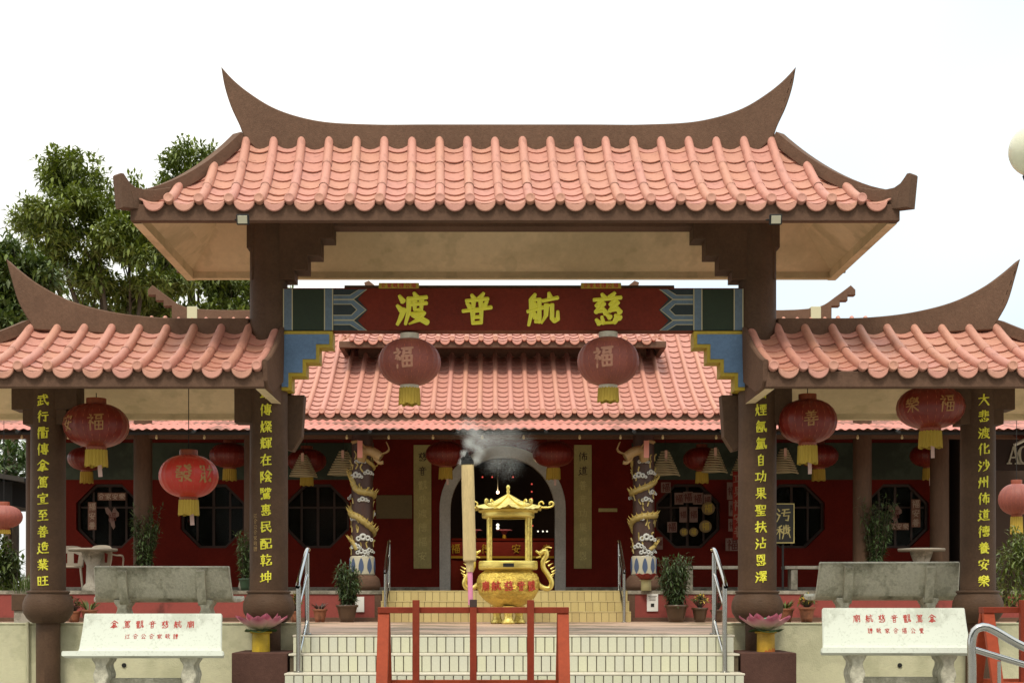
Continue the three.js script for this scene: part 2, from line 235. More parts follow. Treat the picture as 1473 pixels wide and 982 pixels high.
  財: 'bei@0,0,48,100|52 25 99 25/82 0 82 95 70 88/80 30 54 75', 污: 'shui@0,0,36,100|44 15 92 15/38 38 100 38/62 15 54 60 90 60 84 95 68 90', 穢: '38 5 10 15/2 30 45 30/25 12 25 98/22 34 2 65/28 34 45 55/70 0 70 18/70 8 88 8/55 5 55 20/50 22 98 22/56 22 52 70 45 98/64 36 80 36/72 28 72 60/60 62 82 55/85 22 90 60 100 95/96 38 80 70',
  福: '15 0 22 10/2 22 34 22 8 56/18 40 18 100/26 46 36 58/42 4 98 4|kou@46,6,48,30|48 46 48 98/48 46 94 46 94 98/48 70 94 70/48 96 94 96/70 46 70 96', 費: '10 5 86 5 86 18 14 18 10 32 90 32 86 42/38 0 38 38 25 46/62 0 62 46|mu@22,44,56,42|40 86 15 99/60 86 85 99',
};
function strokesOf(ch, x0 = 0, y0 = 0, w = 100, h = 100, out = []) {
  for (const piece of C[ch].split('|')) {
    const m = /^(\w+)@(.+)$/.exec(piece);
    if (m) { const [a, b, c, d] = m[2].split(',').map(Number); strokesOf(m[1], x0 + a * w / 100, y0 + b * h / 100, c * w / 100, d * h / 100, out); continue; }
    for (const s of piece.split('/')) { const n = s.trim().split(/\s+/).map(Number), pts = []; for (let i = 0; i < n.length; i += 2) pts.push([x0 + n[i] * w / 100, y0 + n[i + 1] * h / 100]); out.push(pts); }
  }
  return out;
}
// one raised character; map(x, y, h) places a point of its face, x and y in metres from its centre
function glyph(ch, size, height, map, weight = 11) {
  const p = [], put = (a, b, c) => { for (const q of [a, b, c]) { const v = map(q[0], q[1], q[2]); p.push(v.x, v.y, v.z); } };
  const k = size / 100; let lift = 0;
  for (const s of strokesOf(ch)) for (let i = 0; i + 1 < s.length; i++) {
    const ax = (s[i][0] - 50) * k, ay = (50 - s[i][1] + 0.09 * (s[i][0] - 50)) * k, bx = (s[i + 1][0] - 50) * k, by = (50 - s[i + 1][1] + 0.09 * (s[i + 1][0] - 50)) * k;
    let dx = bx - ax, dy = by - ay; const L = Math.hypot(dx, dy) || 1e-6; dx /= L; dy /= L;
    const flat = Math.abs(dy) < 0.35, w = weight * k / 2 * (flat ? 0.72 : 1.1), last = i + 2 === s.length, diag = Math.abs(dx) > 0.3 && Math.abs(dy) > 0.3;
    const short = L < 24 * k, w0 = w * (i === 0 ? (short ? 0.7 : 1.25) : 1), w1 = w * (last ? (short ? 1.35 : diag && dx < 0 ? 0.35 : diag ? 1.3 : flat ? 1.35 : 0.7) : 1), nx = -dy, ny = dx;
    lift += height * 0.012;
    const H = height + lift, h = H * 0.55;
    const ring = [[ax - dx * w0 * 0.75, ay - dy * w0 * 0.75, -0.35 * w0], [ax - dx * w0 * 0.3, ay - dy * w0 * 0.3, 0, w0], [bx + dx * w1 * 0.3, by + dy * w1 * 0.3, 0, w1], [bx + dx * w1 * 0.8, by + dy * w1 * 0.8, 0, w1 * 0.45]];
    ring[0][3] = w0 * 0.6;
    const Lf = ring.map((r) => [r[0] + nx * r[3], r[1] + ny * r[3], h]), Rt = ring.map((r) => [r[0] - nx * r[3], r[1] - ny * r[3], h]);
    const c0 = [ax, ay, H], c1 = [bx, by, H], base = (q) => [q[0], q[1], -0.002];
    // crown
    put(c0, Lf[1], Lf[0]); put(c0, Lf[0], Rt[0]); put(c0, Rt[0], Rt[1]); put(c0, c1, Lf[2]); put(c0, Lf[2], Lf[1]); put(c0, Rt[1], Rt[2]); put(c0, Rt[2], c1);
    put(c1, Lf[3], Lf[2]); put(c1, Rt[3], Lf[3]); put(c1, Rt[2], Rt[3]);
    const loop = [...Lf, ...Rt.slice().reverse()];
    for (let j = 0; j < loop.length; j++) { const a = loop[j], b = loop[(j + 1) % loop.length]; put(a, b, base(b)); put(a, base(b), base(a)); }
  }
  const g = new THREE.BufferGeometry(); g.setAttribute('position', new THREE.Float32BufferAttribute(p, 3)); g.computeVertexNormals();
  g.setAttribute('uv', new THREE.Float32BufferAttribute(new Float32Array(p.length / 3 * 2), 2)); return g;
}
const onFlat = (x, y, z) => (a, b, h) => V(x + a, y + b, z + h);
const onColumn = (cx, cz, R, y) => (a, b, h) => { const t = a / R; return V(cx + Math.sin(t) * (R + h), y + b, cz + Math.cos(t) * (R + h)); };
// ---------- ground, terrace ----------
structure('ground', metreUV(new THREE.PlaneGeometry(600, 600, 1, 1).rotateX(-Math.PI / 2)), M.ground, 'grey concrete ground in front of the gate');
structure('terrace', [span(-30, 30, 0.02, 0.57, -60, -0.36, 0), span(-2.36, 2.36, 0.02, 0.57, -0.36, 0.375, 0)], M.floor, 'raised pinkish terrace floor between gate and temple');

// ---------- tiled roofs ----------
M.tile.forEach((m, k) => { m.map = T.tile.clone(); m.map.offset.set(k * 0.37, k * 0.61); m.map.needsUpdate = true; });
function sweepBox(pts, w, h, up = V(0, 1, 0)) { // bar of width w and height h along pts, bottom on the path
  const n = pts.length, P = [];
  for (let i = 0; i < n; i++) { const t = pts[Math.min(n - 1, i + 1)].clone().sub(pts[Math.max(0, i - 1)]).normalize(), s = t.clone().cross(up).normalize(), u = s.clone().cross(t).normalize(); const hh = typeof h === 'function' ? h(i / (n - 1)) : h; const a = pts[i]; P.push([a.clone().addScaledVector(s, -w / 2), a.clone().addScaledVector(s, -w / 2).addScaledVector(u, hh), a.clone().addScaledVector(s, w / 2).addScaledVector(u, hh), a.clone().addScaledVector(s, w / 2)]); }
  const v = [], quad = (a, b, c, d) => [a, b, c, a, c, d].forEach((q) => v.push(q.x, q.y, q.z));
  for (let i = 0; i + 1 < n; i++) for (let k = 0; k < 4; k++) quad(P[i][k], P[i][(k + 1) % 4], P[i + 1][(k + 1) % 4], P[i + 1][k]);
  quad(...P[0]); quad(...P[n - 1]);
  const g = new THREE.BufferGeometry(); g.setAttribute('position', new THREE.Float32BufferAttribute(v, 3)); g.computeVertexNormals(); return metreUV(g);
}
function profile(o) { // eave to ridge, by length along the slope
  const pt = (u) => V(0, o.yE + o.rise * ((1 - o.curve) * u + o.curve * u * u), o.zE + (o.zR - o.zE) * u);
  const L = [0]; for (let i = 1; i <= 60; i++) L.push(L[i - 1] + pt(i / 60).distanceTo(pt((i - 1) / 60)));
  const uAt = (s) => { const d = s * L[60]; let i = 1; while (i < 60 && L[i] < d) i++; return (i - 1 + (d - L[i - 1]) / (L[i] - L[i - 1])) / 60; };
  const at = (s) => pt(uAt(Math.min(1, Math.max(0, s))));
  const dir = (s) => at(Math.min(1, s + 0.01)).sub(at(Math.max(0, s - 0.01))).normalize();
  const front = Math.sign(o.zE - o.zR);
  const nor = (s) => { const d = dir(s); return V(0, Math.abs(d.z), Math.abs(d.y) * front); };
  return { at, dir, nor, length: L[60], uAt };
}
const coverSection = 9;
function coverRun(pr, o, x, s0, s1, r0, r1, n, lift) { // half-round cover tile along the slope
  return grid(coverSection, n, (a, b) => {
    const s = lerp(s0, s1, b), r = lerp(r0, r1, b), t = lerp(-0.35, Math.PI + 0.35, a), c = pr.at(s), N = pr.nor(s);
    return V(x + o.shear * s + Math.cos(t) * r, c.y + N.y * (lift + Math.sin(t) * r), c.z + N.z * (lift + Math.sin(t) * r));
  });
}
function panPiece(pr, o, xa, xb, s0, s1, clip, lift0) { // trough tile with a thick lower edge
  const W = xb - xa, trough = (x) => { const q = (x - (xa + xb) / 2) / (W / 2); return 0.056 * q * q - 0.018; };
  const P = (a, s, up) => { const c0 = clip ? clip(s) : [-1e9, 1e9]; const x = Math.min(c0[1], Math.max(c0[0], lerp(xa, xb, a))), c = pr.at(s), N = pr.nor(s), h = trough(x) + up; return V(x + o.shear * s, c.y + N.y * h, c.z + N.z * h); };
  return [grid(6, 1, (a, b) => P(a, lerp(s0, s1, b), lerp(lift0, 0.004, b))), grid(6, 1, (a, b) => P(a, s0, lerp(lift0 - 0.013, lift0, b)))];
}
function hipRoof(gate, name, label, o) {
  o = { shear: 0, curve: 0.45, front: 1, thick: 0.10, r: 0.049, pitch: 0.3, ...o };
  const pr = profile(o), xl = (s) => lerp(o.xl[0], o.xl[1], pr.uAt(s)), xr = (s) => lerp(o.xr[0], o.xr[1], pr.uAt(s));
  // the slab that carries the tiles: rings from eave to ridge, with an underside
  const ring = (s, dy, inset) => { const c = pr.at(s), z = Math.abs(c.z - o.zR) - inset; const e = o.shear * s; return [V(xl(s) + e + inset, c.y + dy, o.zR - z), V(xr(s) + e - inset, c.y + dy, o.zR - z), V(xr(s) + e - inset, c.y + dy, o.zR + z), V(xl(s) + e + inset, c.y + dy, o.zR + z)]; };
  const v = [], quad = (a, b, c, d) => [a, b, c, a, c, d].forEach((q) => v.push(q.x, q.y, q.z)), N = 14;
  for (const [dy, ins] of [[-0.02 - o.thick, 0.02]]) for (let i = 0; i < N; i++) { const A = ring(i / N, dy, ins), B = ring((i + 1) / N, dy, ins); for (let k = 0; k < 4; k++) quad(A[k], A[(k + 1) % 4], B[(k + 1) % 4], B[k]); }
  const g = new THREE.BufferGeometry(); g.setAttribute('position', new THREE.Float32BufferAttribute(v, 3)); g.computeVertexNormals();
  const roof = part(gate, name, metreUV(g), o.under || M.soffit); if (label) roof.userData.label = label;
  { // deck under the tiles, and cover tiles on the hipped ends
    v.length = 0; for (let i = 0; i < N; i++) { const A = ring(i / N, -0.02, 0.02), B = ring((i + 1) / N, -0.02, 0.02); for (let k = 0; k < 4; k++) quad(A[k], A[(k + 1) % 4], B[(k + 1) % 4], B[k]); }
    const d = new THREE.BufferGeometry(); d.setAttribute('position', new THREE.Float32BufferAttribute(v, 3)); d.computeVertexNormals(); part(roof, 'deck', metreUV(d), M.tile[1]);
    const ends = []; for (const [X, e] of [[xl, o.xl], [xr, o.xr]]) if (Math.abs(e[0] - e[1]) > 0.3) for (let q = -20; q <= 20; q++) { const z0 = q * o.pitch; let s1 = 1; for (let s = 1; s >= 0; s -= 0.02) { s1 = s; if (Math.abs(pr.at(s).z - o.zR) > Math.abs(z0) + 0.05) break; } if (s1 < 0.06) continue; ends.push(tube(Array.from({ length: 7 }, (_, i) => { const s = s1 * i / 6; return V(X(s) + o.shear * s, pr.at(s).y + 0.03, o.zR + z0); }), o.r, 8, 6)); }
    if (ends.length) part(roof, 'end_cover_tiles', merge(ends), M.tile[3]).userData.kind = 'stuff';
  }
  // eave board all round
  const z0 = o.zR - Math.abs(o.zE - o.zR), z1 = o.zR + Math.abs(o.zE - o.zR), b = 0.09, y0 = o.yF, y1 = o.yE + 0.0, fx0 = o.xl[0], fx1 = o.xr[0];
  part(roof, 'eave_board', span(fx0, fx1, y0, y1, z1 - b, z1, 0.012), M.brown);
  part(roof, 'eave_board', span(fx0, fx1, y0, y1, z0, z0 + b, 0.012), o.under || M.soffit);
  for (const [a, c] of [[fx0 + b, fx0 + b + 0.01], [fx1 - b - 0.01, fx1 - b]]) part(roof, 'eave_lining', [span(a, c, y0 + 0.001, y1 - 0.005, z0 + b + 0.001, z1 - b - 0.001, 0), a < (fx0 + fx1) / 2 ? span(fx0 + 0.006, c, y0 - 0.004, y0, z0 + 0.002, z1 - b - 0.002, 0) : span(a, fx1 - 0.006, y0 - 0.004, y0, z0 + 0.002, z1 - b - 0.002, 0)], o.under || M.soffit);
  part(roof, 'eave_board', span(fx0 + 0.002, fx0 + b, y0 + 0.003, y1 - 0.003, z0 + b, z1 - b, 0.005), M.brown);
  part(roof, 'eave_board', span(fx1 - b, fx1 - 0.002, y0 + 0.003, y1 - 0.003, z0 + b, z1 - b, 0.005), M.brown);
  // cover tiles in runs, eave discs
  const disc = lathe([[0.0001, 0.03], [o.r * 0.72, 0.03], [o.r * 0.8, 0.036], [o.r * 1.02, 0.036], [o.r * 1.05, 0.02], [o.r * 1.05, -0.03]], 14).rotateX(Math.PI / 2);
  const D = pr.dir(0), tilt = -Math.atan2(D.y, Math.abs(D.z)) * 0.5;
  const lift = 0.045, eaveZ = Math.sign(o.zE - o.zR);
  for (const x of o.tubes) {
    let s1 = 1; for (let s = 1; s >= 0; s -= 0.01) { s1 = s; if (x > xl(s) + 0.02 && x < xr(s) - 0.02) break; }
    if (s1 < 0.03) continue;
    const n = o.pieces ? Math.max(1, Math.round(o.pieces * s1)) : 1;
    for (let k = 0; k < n; k++) part(roof, 'cover_tile', coverRun(pr, o, x, s1 * k / n, s1 * (k + 1) / n + (k < n - 1 ? 0.01 : 0), o.r * 1.04, o.r * 0.95, Math.max(2, Math.round((o.steps || 12) * s1 / n)), lift + rr(-0.003, 0.003)), pick(M.tile));
    const e = pr.at(0);
    part(roof, 'end_tile', disc, pick(M.tile), [x, e.y + 0.046, e.z + 0.02], [tilt, 0, 0]);
  }
  // trough tiles and drip tiles
  const px = []; const ts = o.tubes; for (let i = 0; i + 1 < ts.length; i++) px.push((ts[i] + ts[i + 1]) / 2);
  if (o.padL) px.unshift(ts[0] - o.pitch / 2); if (o.padR) px.push(ts[ts.length - 1] + o.pitch / 2);
  const shared = [], bulk = [];
  const hw = o.pitch / 2 - 0.002;
  const dw = o.pitch * 0.36, dripPts = []; for (let i = 0; i <= 14; i++) { const t = Math.PI * i / 14; dripPts.push([-Math.cos(t) * dw, -Math.sin(t) * o.pitch * 0.37]); } for (let i = 1; i < 6; i++) { const t = i / 6; dripPts.push([dw - 2 * dw * t, -0.045 * Math.sin(Math.PI * t)]); }
  const drip = plate(dripPts, 0.024, 0, 0.006);
  for (const x of px) {
    const rows = o.rows;
    for (let j = 0; j < rows; j++) {
      const s0 = j / rows, s1 = Math.min(1, (j + 1.12) / rows), l = Math.max(xl(s0), xl(s1)), r = Math.min(xr(s0), xr(s1));
      const inside = x - hw > l && x + hw < r, out = x + hw < xl(s0) + 0.04 || x - hw > xr(s0) - 0.04;
      if (out) continue;
      if (o.bulk) { bulk.push(...panPiece(pr, o, x - hw, x + hw, s0, s1, inside ? null : (s) => [xl(s), xr(s)], o.lift || 0.03)); continue; }
      if (inside) { shared[j] ??= merge(panPiece(pr, o, -hw, hw, s0, s1, null, 0.021)); part(roof, 'pan_tile', shared[j], pick(M.tile), [x + rr(-0.004, 0.004), rr(-0.003, 0.004), rr(-0.004, 0.004)]); }
      else part(roof, 'pan_tile', merge(panPiece(pr, o, x - hw, x + hw, s0, s1, (s) => [xl(s), xr(s)], 0.021)), pick(M.tile));
    }
    if (o.skipDrip?.includes(px.indexOf(x))) continue;
    const e = pr.at(0); part(roof, 'drip_tile', drip, pick(M.tile), [x, e.y + 0.028, e.z + 0.012 * eaveZ], [-0.1 + rr(-0.03, 0.03), 0, rr(-0.03, 0.03)]);
  }
  if (bulk.length) { const m = part(roof, 'pan_tiles', merge(bulk), M.tile[2]); m.userData.kind = 'stuff'; }
  return { roof, pr, xl, xr, o };
}
function hipRidge(R, side, tipRise, extra) { // brown ridge down the hip with an upturned blunt end
  const { pr, o, roof } = R, X = side < 0 ? R.xl : R.xr, pts = [], N = 16;
  for (const front of [1, -1]) {
    pts.length = 0;
    for (let i = 0; i <= N; i++) { const s = 1 - i / N, c = pr.at(s); pts.push(V(X(s) + o.shear * s, c.y + 0.0, o.zR + (c.z - o.zR) * front)); }
    const e = pts[N];
    part(roof, 'hip_ridge', sweepBox(pts, 0.13, 0.115), M.ridge);
    const tip = plate([[-0.06, -0.05], [0.13, -0.07], [0.165, 0.25], [0.15, 0.268], [0.115, 0.27], [0.085, 0.235], [0.04, 0.19], [-0.03, 0.162], [-0.12, 0.165], [-0.25, 0.19], [-0.45, 0.26], [-0.45, 0.15], [-0.15, 0.02]], 0.128, -0.064, 0.006);
    part(roof, 'hip_tip', tip, M.ridge, [e.x - side * 0.0, e.y + 0.0, e.z], [0, Math.atan2(-front * 0.75 * Math.sign(o.zE - o.zR), side * 0.65), 0]);
  }
}
function fin(pts, z, th) { return plate(pts, th, z - th / 2, 0.012); }
function curvePts(list, n = 8) { const c = new THREE.CatmullRomCurve3(list.map(([x, y]) => V(x, y, 0)), false, 'centripetal'); return c.getPoints(n * (list.length - 1)).map((p) => [p.x, p.y]); }

// ---------- the gate ----------
const gate = thing('temple_gate', 'large Chinese gate with three pink tiled roofs, round brown columns and red name board', 'gate');
const GX = 2.69, WX = 5.12, CR = 0.205;
const mainTubes = []; for (let k = -12; k < 12; k++) mainTubes.push((k + 0.5) * 0.303);
const mainRoof = hipRoof(gate, 'main_roof', 'high middle roof of pink tiles with horned ridge', { xl: [-3.88, -2.93], xr: [3.88, 2.93], zE: 1.3, zR: 0, yE: 4.93, yF: 4.76, rise: 1.05, curve: 0.5, shear: -0.05, tubes: mainTubes, rows: 8, pieces: 3, steps: 18, pitch: 0.303, padL: true, padR: true });
hipRidge(mainRoof, -1, 0.17); hipRidge(mainRoof, 1, 0.17);
{
  const up = [[0, 6.15], [0.9, 6.15], [1.5, 6.15], [2.1, 6.19], [2.55, 6.32], [2.85, 6.5], [3.02, 6.64], [3.15, 6.78]], down = [[3.15, 6.78], [3.11, 6.56], [3.04, 6.34], [2.94, 6.12], [2.9, 6.0]];
  const R = curvePts(up), Dn = curvePts(down).slice(1), half = [...R, ...Dn];
  const all = [...half.map(([x, y]) => [x - 0.05, y]), [2.7, 5.86], [-2.8, 5.86], ...half.slice().reverse().map(([x, y]) => [-x - 0.05, y]).slice(0, -1)];
  part(mainRoof.roof, 'ridge', fin(all, 0, 0.18), M.ridge);
}
for (const side of [-1, 1]) {
  const tubes = []; for (let k = 0; k < 12; k++) tubes.push(side * (2.6 + 0.3 * k)); tubes.sort((a, b) => a - b);
  const inner = 2.53, ends = side < 0 ? { xl: [-6.4, -5.32], xr: [-inner, -inner] } : { xl: [inner, inner], xr: [6.4, 5.32] };
  const R = hipRoof(gate, 'side_roof', side < 0 ? 'low tiled side roof with all its drip tiles' : 'low tiled side roof with one drip tile broken off', { ...ends, zE: 1.3, zR: 0, yE: 3.25, yF: 3.085, rise: 0.66, curve: 0.4, tubes, rows: 7, pieces: 2, steps: 14, pitch: 0.3, padL: side < 0, padR: side > 0, skipDrip: side > 0 ? [2] : [] });
  hipRidge(R, side, 0.17);
  const up = [[2.9, 4.03], [3.4, 4.03], [3.9, 4.04], [4.4, 4.1], [4.85, 4.22], [5.2, 4.4], [5.42, 4.56], [5.56, 4.68]], down = [[5.56, 4.68], [5.5, 4.46], [5.42, 4.2], [5.3, 3.98], [5.26, 3.9]];
  const half = [...curvePts(up), ...curvePts(down).slice(1), [2.9, 3.78]].map(([x, y]) => [side * x, y]);
  part(R.roof, 'ridge', fin(half, 0, 0.16), M.ridge);
  // verge beside the tall column: a brown plate that follows the slope
  const vp = []; for (let i = 0; i <= 12; i++) { const c = R.pr.at(i / 12 * 0.88); vp.push([c.z + (i === 0 ? 0.02 : 0), c.y + 0.11]); }
  const outline = [...vp, [0.15, vp[12][1] - 0.3], [0.2, 3.3], [0.9, 3.085], [1.22, 3.085], [1.3, 3.15]];
  const vg = plate(outline, 0.055, 0, 0.012); vg.rotateY(-Math.PI / 2); vg.translate(side * 2.525 + 0.0275, 0, 0);
  part(R.roof, 'verge', vg, M.brown);
}
// round columns with drum bases, raised gold characters on the faces
const verses = { '-1.5': '武行衢傳拿篤宣至善造業旺', '-1': '瑞傳燦輝在陰騭惠民配乾坤', '1': '瑞煙氤氳自功果聖扶沾恩澤', '1.5': '大悲渡化沙州佈道德養安樂' };
const glyphCache = {};
for (const [key, text] of Object.entries(verses)) {
  const k = Number(key), tall = Math.abs(k) === 1, x = Math.sign(k) * (tall ? GX : WX), top = tall ? 5.15 : 3.3, R = tall ? CR : 0.185;
  const col = part(gate, 'column', scaleUV(cyl(R * 1.02, R, top - 1.03, x, 1.03, 0, 40), 1.3, top), M.column); col.userData.label = tall ? 'tall round brown column under the middle roof' : 'short round brown column under a side roof';
  part(col, 'drum', lathe([[0.0001, 0], [0.16, 0], [0.185, 0.012], [0.225, 0.05], [0.262, 0.11], [0.272, 0.17], [0.266, 0.23], [0.245, 0.285], [0.222, 0.315], [0.222, 0.33], [0.232, 0.335], [0.232, 0.352], [0.2, 0.36]].map(([r, y]) => [r * (tall ? 1.04 : 1), y]), 40, x, 0.69, 0), M.column);
  part(col, 'foot', cyl(0.13, 0.13, 0.72, x, 0, 0, 28), M.column);
  [...text].forEach((ch, i) => part(col, 'character', glyphCache[ch + R] ??= glyph(ch, 0.119, 0.010, onColumn(0, 0, R * 1.012, 0), 11), M.gold, [x, (tall ? 3.19 : 3.12) - i * (tall ? 0.1815 : 0.179), 0], [0, 0, 0]));
}
{ const R = CR * 1.012, L = []; [...'江合公合家敬贈'].forEach((ch, i) => L.push(glyph(ch, 0.05, 0.003, (a, b, h) => { const t = -0.62 + a / R; return V(-GX + Math.sin(t) * (R + h), 1.86 - i * 0.06 + b, Math.cos(t) * (R + h)); }, 9))); part(gate, 'side_inscription', L, M.dullgold ??= mat(rgb(0.30, 0.19, 0.07), 0.6)); }
// stepped corbels on the tall columns, beams, small brackets on the short ones
for (const side of [-1, 1]) {
  const st = [[-2.91, 5.4], [-2.91, 4.787], [-2.86, 4.787], [-2.86, 4.3], [-2.388, 4.438], [-2.388, 4.537], [-2.243, 4.537], [-2.243, 4.696], [-2.10, 4.696], [-2.10, 4.879], [-1.962, 4.879], [-1.962, 5.06], [-1.85, 5.06], [-1.85, 5.1], [-1.85, 5.4]];
  st[3] = [-2.86, 4.438]; const pts = st.map(([x, y]) => [x * -side, y]);
  part(gate, 'corbel', plate(side < 0 ? st : pts, 0.3, -0.15, 0.01), M.column);
  part(gate, 'corbel', span(side * WX - 0.36, side * WX + 0.36, 3.02, 3.45, -0.14, 0.14), M.column);
  part(gate, 'corbel', span(side * WX - 0.24, side * WX + 0.24, 2.86, 3.025, -0.13, 0.13), M.column);
  const bx = side * 2.69; // haunch of the side roof on the tall column
  part(gate, 'bracket', span(Math.min(bx - side * -0.0, bx + side * 0.36), Math.max(bx, bx + side * 0.36), 2.88, 3.4, -0.12, 0.12), M.column);
  part(gate, 'bracket', plate([[0, 0.62], [0.2, 0.62], [0.17, 0.16], [0.07, 0], [0, 0.02]].map(([x, y]) => [side * (GX - 0.17 - x), y + 2.6]), 0.2, -0.34, 0.01), M.column);
  part(gate, 'beam', span(side < 0 ? -5.3 : 2.8, side < 0 ? -2.8 : 5.3, 3.28, 3.5, -0.1, 0.1), M.brown);
}
part(gate, 'beam', span(-2.6, 2.6, 5.02, 5.3, -0.11, 0.11), M.brown);

// name board between the tall columns
const ZB = 0.11;
const board = part(gate, 'name_board', span(-2.5, 2.5, 3.89, 4.352, -0.11, ZB, 0.006), M.boardred); board.userData.label = 'long red board with four gold characters';
const flat = (pts, m, z, d = 0.006, name = 'painted_panel') => part(board, name, plate(pts, d, z, 0), m);
[['渡', -1.11, 0.335], ['普', -0.395, 0.325], ['航', 0.325, 0.33], ['慈', 1.03, 0.33]].forEach(([ch, x, s]) => part(board, 'character', glyph(ch, s, 0.022, onFlat(x, 4.124, ZB), 13.5), M.gold));
for (const side of [-1, 1]) {
  const f = (pts) => pts.map(([px, py]) => [side * -((px - 738) / 131.6), 0.95 + (862 - py) / 131.6]);
  const rect = (a, b, c, d) => f([[a, b], [c, b], [c, d], [a, d]]);
  flat(rect(408.5, 416.2, 480, 475.5), M.darkslate, ZB, 0.004);
  flat(f([[480, 416.2], [527, 416.2], [514.5, 430.5], [528.5, 446], [514.5, 461], [527.5, 475.5], [480, 475.5]]), M.darkslate, ZB, 0.004);
  flat(rect(421, 416.4, 466, 475), M.green, ZB, 0.012);
  for (const [a, b] of [[408.5, 419.5], [467.5, 477.5]]) { flat(rect(a, 416, b, 475.2), M.slateblue, ZB, 0.014); }
  for (const a of [407, 419.5, 466, 477.5]) flat(rect(a, 416, a + 1.5, 475.3), M.paleline, ZB, 0.017);
  // chevrons
  const chev = (c, h, nose) => f([[480, c - h], [508, c - h], [508 + nose, c], [508, c + h], [480, c + h]]);
  flat(f([[479.5, 431], [509, 431], [527, 446], [509, 461], [479.5, 461]]), M.paleline, ZB, 0.010);
  flat(f([[479.5, 432.2], [508.5, 432.2], [525.3, 446], [508.5, 459.8], [479.5, 459.8]]), M.slateblue, ZB, 0.013);
  flat(f([[479.5, 437.5], [505.5, 437.5], [514, 446], [505.5, 454.5], [479.5, 454.5]]), M.paleline, ZB, 0.015);
  flat(f([[479.5, 438.7], [505, 438.7], [512.4, 446], [505, 453.3], [479.5, 453.3]]), M.darkslate, ZB, 0.018);
  for (const q of [-1, 1]) {
    const y = (d) => 446 + q * d;
    flat(f([[479.5, y(14.6)], [508, y(14.6)], [528, y(29.6)], [516, y(29.6)], [503, y(21.6)], [479.5, y(21.6)]]), M.paleline, ZB, 0.007);
    flat(f([[479.5, y(15.8)], [507.5, y(15.8)], [526, y(29.4)], [517, y(29.4)], [503.6, y(20.5)], [479.5, y(20.5)]]), M.slateblue, ZB, 0.0095);
  }
  // stepped bracket below the board
  const out = [[400.6, 476.8], [478.5, 476.8], [478.5, 500.4], [459.4, 500.4], [459.4, 522], [440.3, 522], [440.3, 541.5], [419.7, 541.5], [419.7, 562], [400.6, 562]];
  const inn = [[405.5, 481.6], [473.5, 481.6], [473.5, 495.5], [454.5, 495.5], [454.5, 517], [435.2, 517], [435.2, 536.5], [414.8, 536.5], [414.8, 557], [405.5, 557]];
  const br = part(gate, 'bracket', plate(f(out), 0.24, -0.11, 0), M.bracketyellow); br.userData.label = 'stepped blue bracket with yellow border under the board';
  part(br, 'blue_panel', plate(f(inn), 0.02, 0.12, 0), M.bracketblue);
  // small yellow plaque on the board's upper edge
  const pq = part(gate, 'plaque', span(side * 0.0 + (side < 0 ? -1.47 : 0.74), side < 0 ? -1.03 : 1.18, 4.345, 4.405, 0.1, 0.125, 0.004), M.bracketyellow);
  for (let i = 0; i < 6; i++) part(pq, 'character', glyph('合家敬贈公福'[i], 0.05, 0.002, onFlat((side < 0 ? -1.42 : 0.79) + i * 0.066, 4.375, 0.125), 12), M.printred);
}

part(board, 'board_cap', span(-1.86, 1.78, 4.353, 4.412, -0.1, -0.02, 0.006), M.ridge);
// floodlights under the main eave
for (const px of [349, 1116]) {
  const D = 13.9, x = SX(px, D), y = SY(316, D);
  const fl = thing('floodlight', 'small square floodlight on the eave of the highest gate roof', 'floodlight', [x, y, SZ(D)], 0, 'floodlights on the main eave');
  part(fl, 'housing', box(0.125, 0.105, 0.05, 0, -0.05, 0, 0.012), M.black, [0, 0, 0], [0.25, 0, 0]);
  part(fl, 'glass', box(0.095, 0.078, 0.006, 0, -0.037, 0.026, 0.002), mat(rgb(0.42, 0.4, 0.3), 0.15), [0, 0, 0], [0.25, 0, 0]);
  part(fl, 'arm', [bar([-0.075, 0, 0], [-0.075, 0.02, -0.08], 0.008), bar([-0.075, 0, 0], [0, 0, -0.01], 0.008)], M.black);
}
// ---------- retaining walls, front steps ----------
for (const side of [-1, 1]) {
  const w = thing('retaining_wall', side < 0 ? 'cream plastered retaining wall with a drain pipe beside a brown column' : 'cream plastered retaining wall beside the red frame of joss holders', 'wall');
  part(w, 'wall', side < 0 ? span(-14, -2.38, 0, 0.672, -0.36, -0.14, 0.012) : span(2.38, 14, 0, 0.672, -0.36, -0.14, 0.012), M.cream);
  part(w, 'coping', side < 0 ? span(-14.005, -2.375, 0.672, 0.69, -0.37, -0.13, 0.006) : span(2.375, 14.005, 0.672, 0.69, -0.37, -0.13, 0.006), M.cream);
  if (side < 0) part(w, 'drain_pipe', bar([-5.38, 0, -0.1], [-5.38, 0.7, -0.1], 0.022), M.cream);
  for (const x of side < 0 ? [-4.32, -3.55] : [4.3]) part(w, 'weep_hole', cyl(0.025, 0.025, 0.02, 0, 0, 0, 12).rotateX(Math.PI / 2), M.black, [x, 0.22, -0.146]);
}
{
  const st = thing('front_steps', 'wide steps faced with upright cream tiles leading up to the terrace', 'steps');
  const hw = 2.37, tileG = box(0.0875, 0.162, 0.014, 0, 0, 0, 0.004);
  for (let r = 0; r < 3; r++) {
    const z = 0.4 + 0.3 * r, top = 0.57 - 0.19 * r;
    part(st, 'step', span(-hw + 0.012, hw - 0.012, 0.001, top - 0.006, z - 0.33, z - 0.012, 0), M.grout);
    part(st, 'nosing', span(-hw - 0.002, hw + 0.002, top - 0.022, top, z - 0.31, z + 0.006, 0.006), M.nosing);
    const n = 49, off = r === 1 ? 0.048 : 0.0;
    for (let i = 0; i < n; i++) { const x = -hw + 0.049 + off + i * 0.0966; if (x > hw - 0.04) continue; part(st, 'tile', tileG, pick(M.stepTile), [x, top - 0.188, z - 0.004 + rr(-0.0015, 0.0015)]); }
  }
}
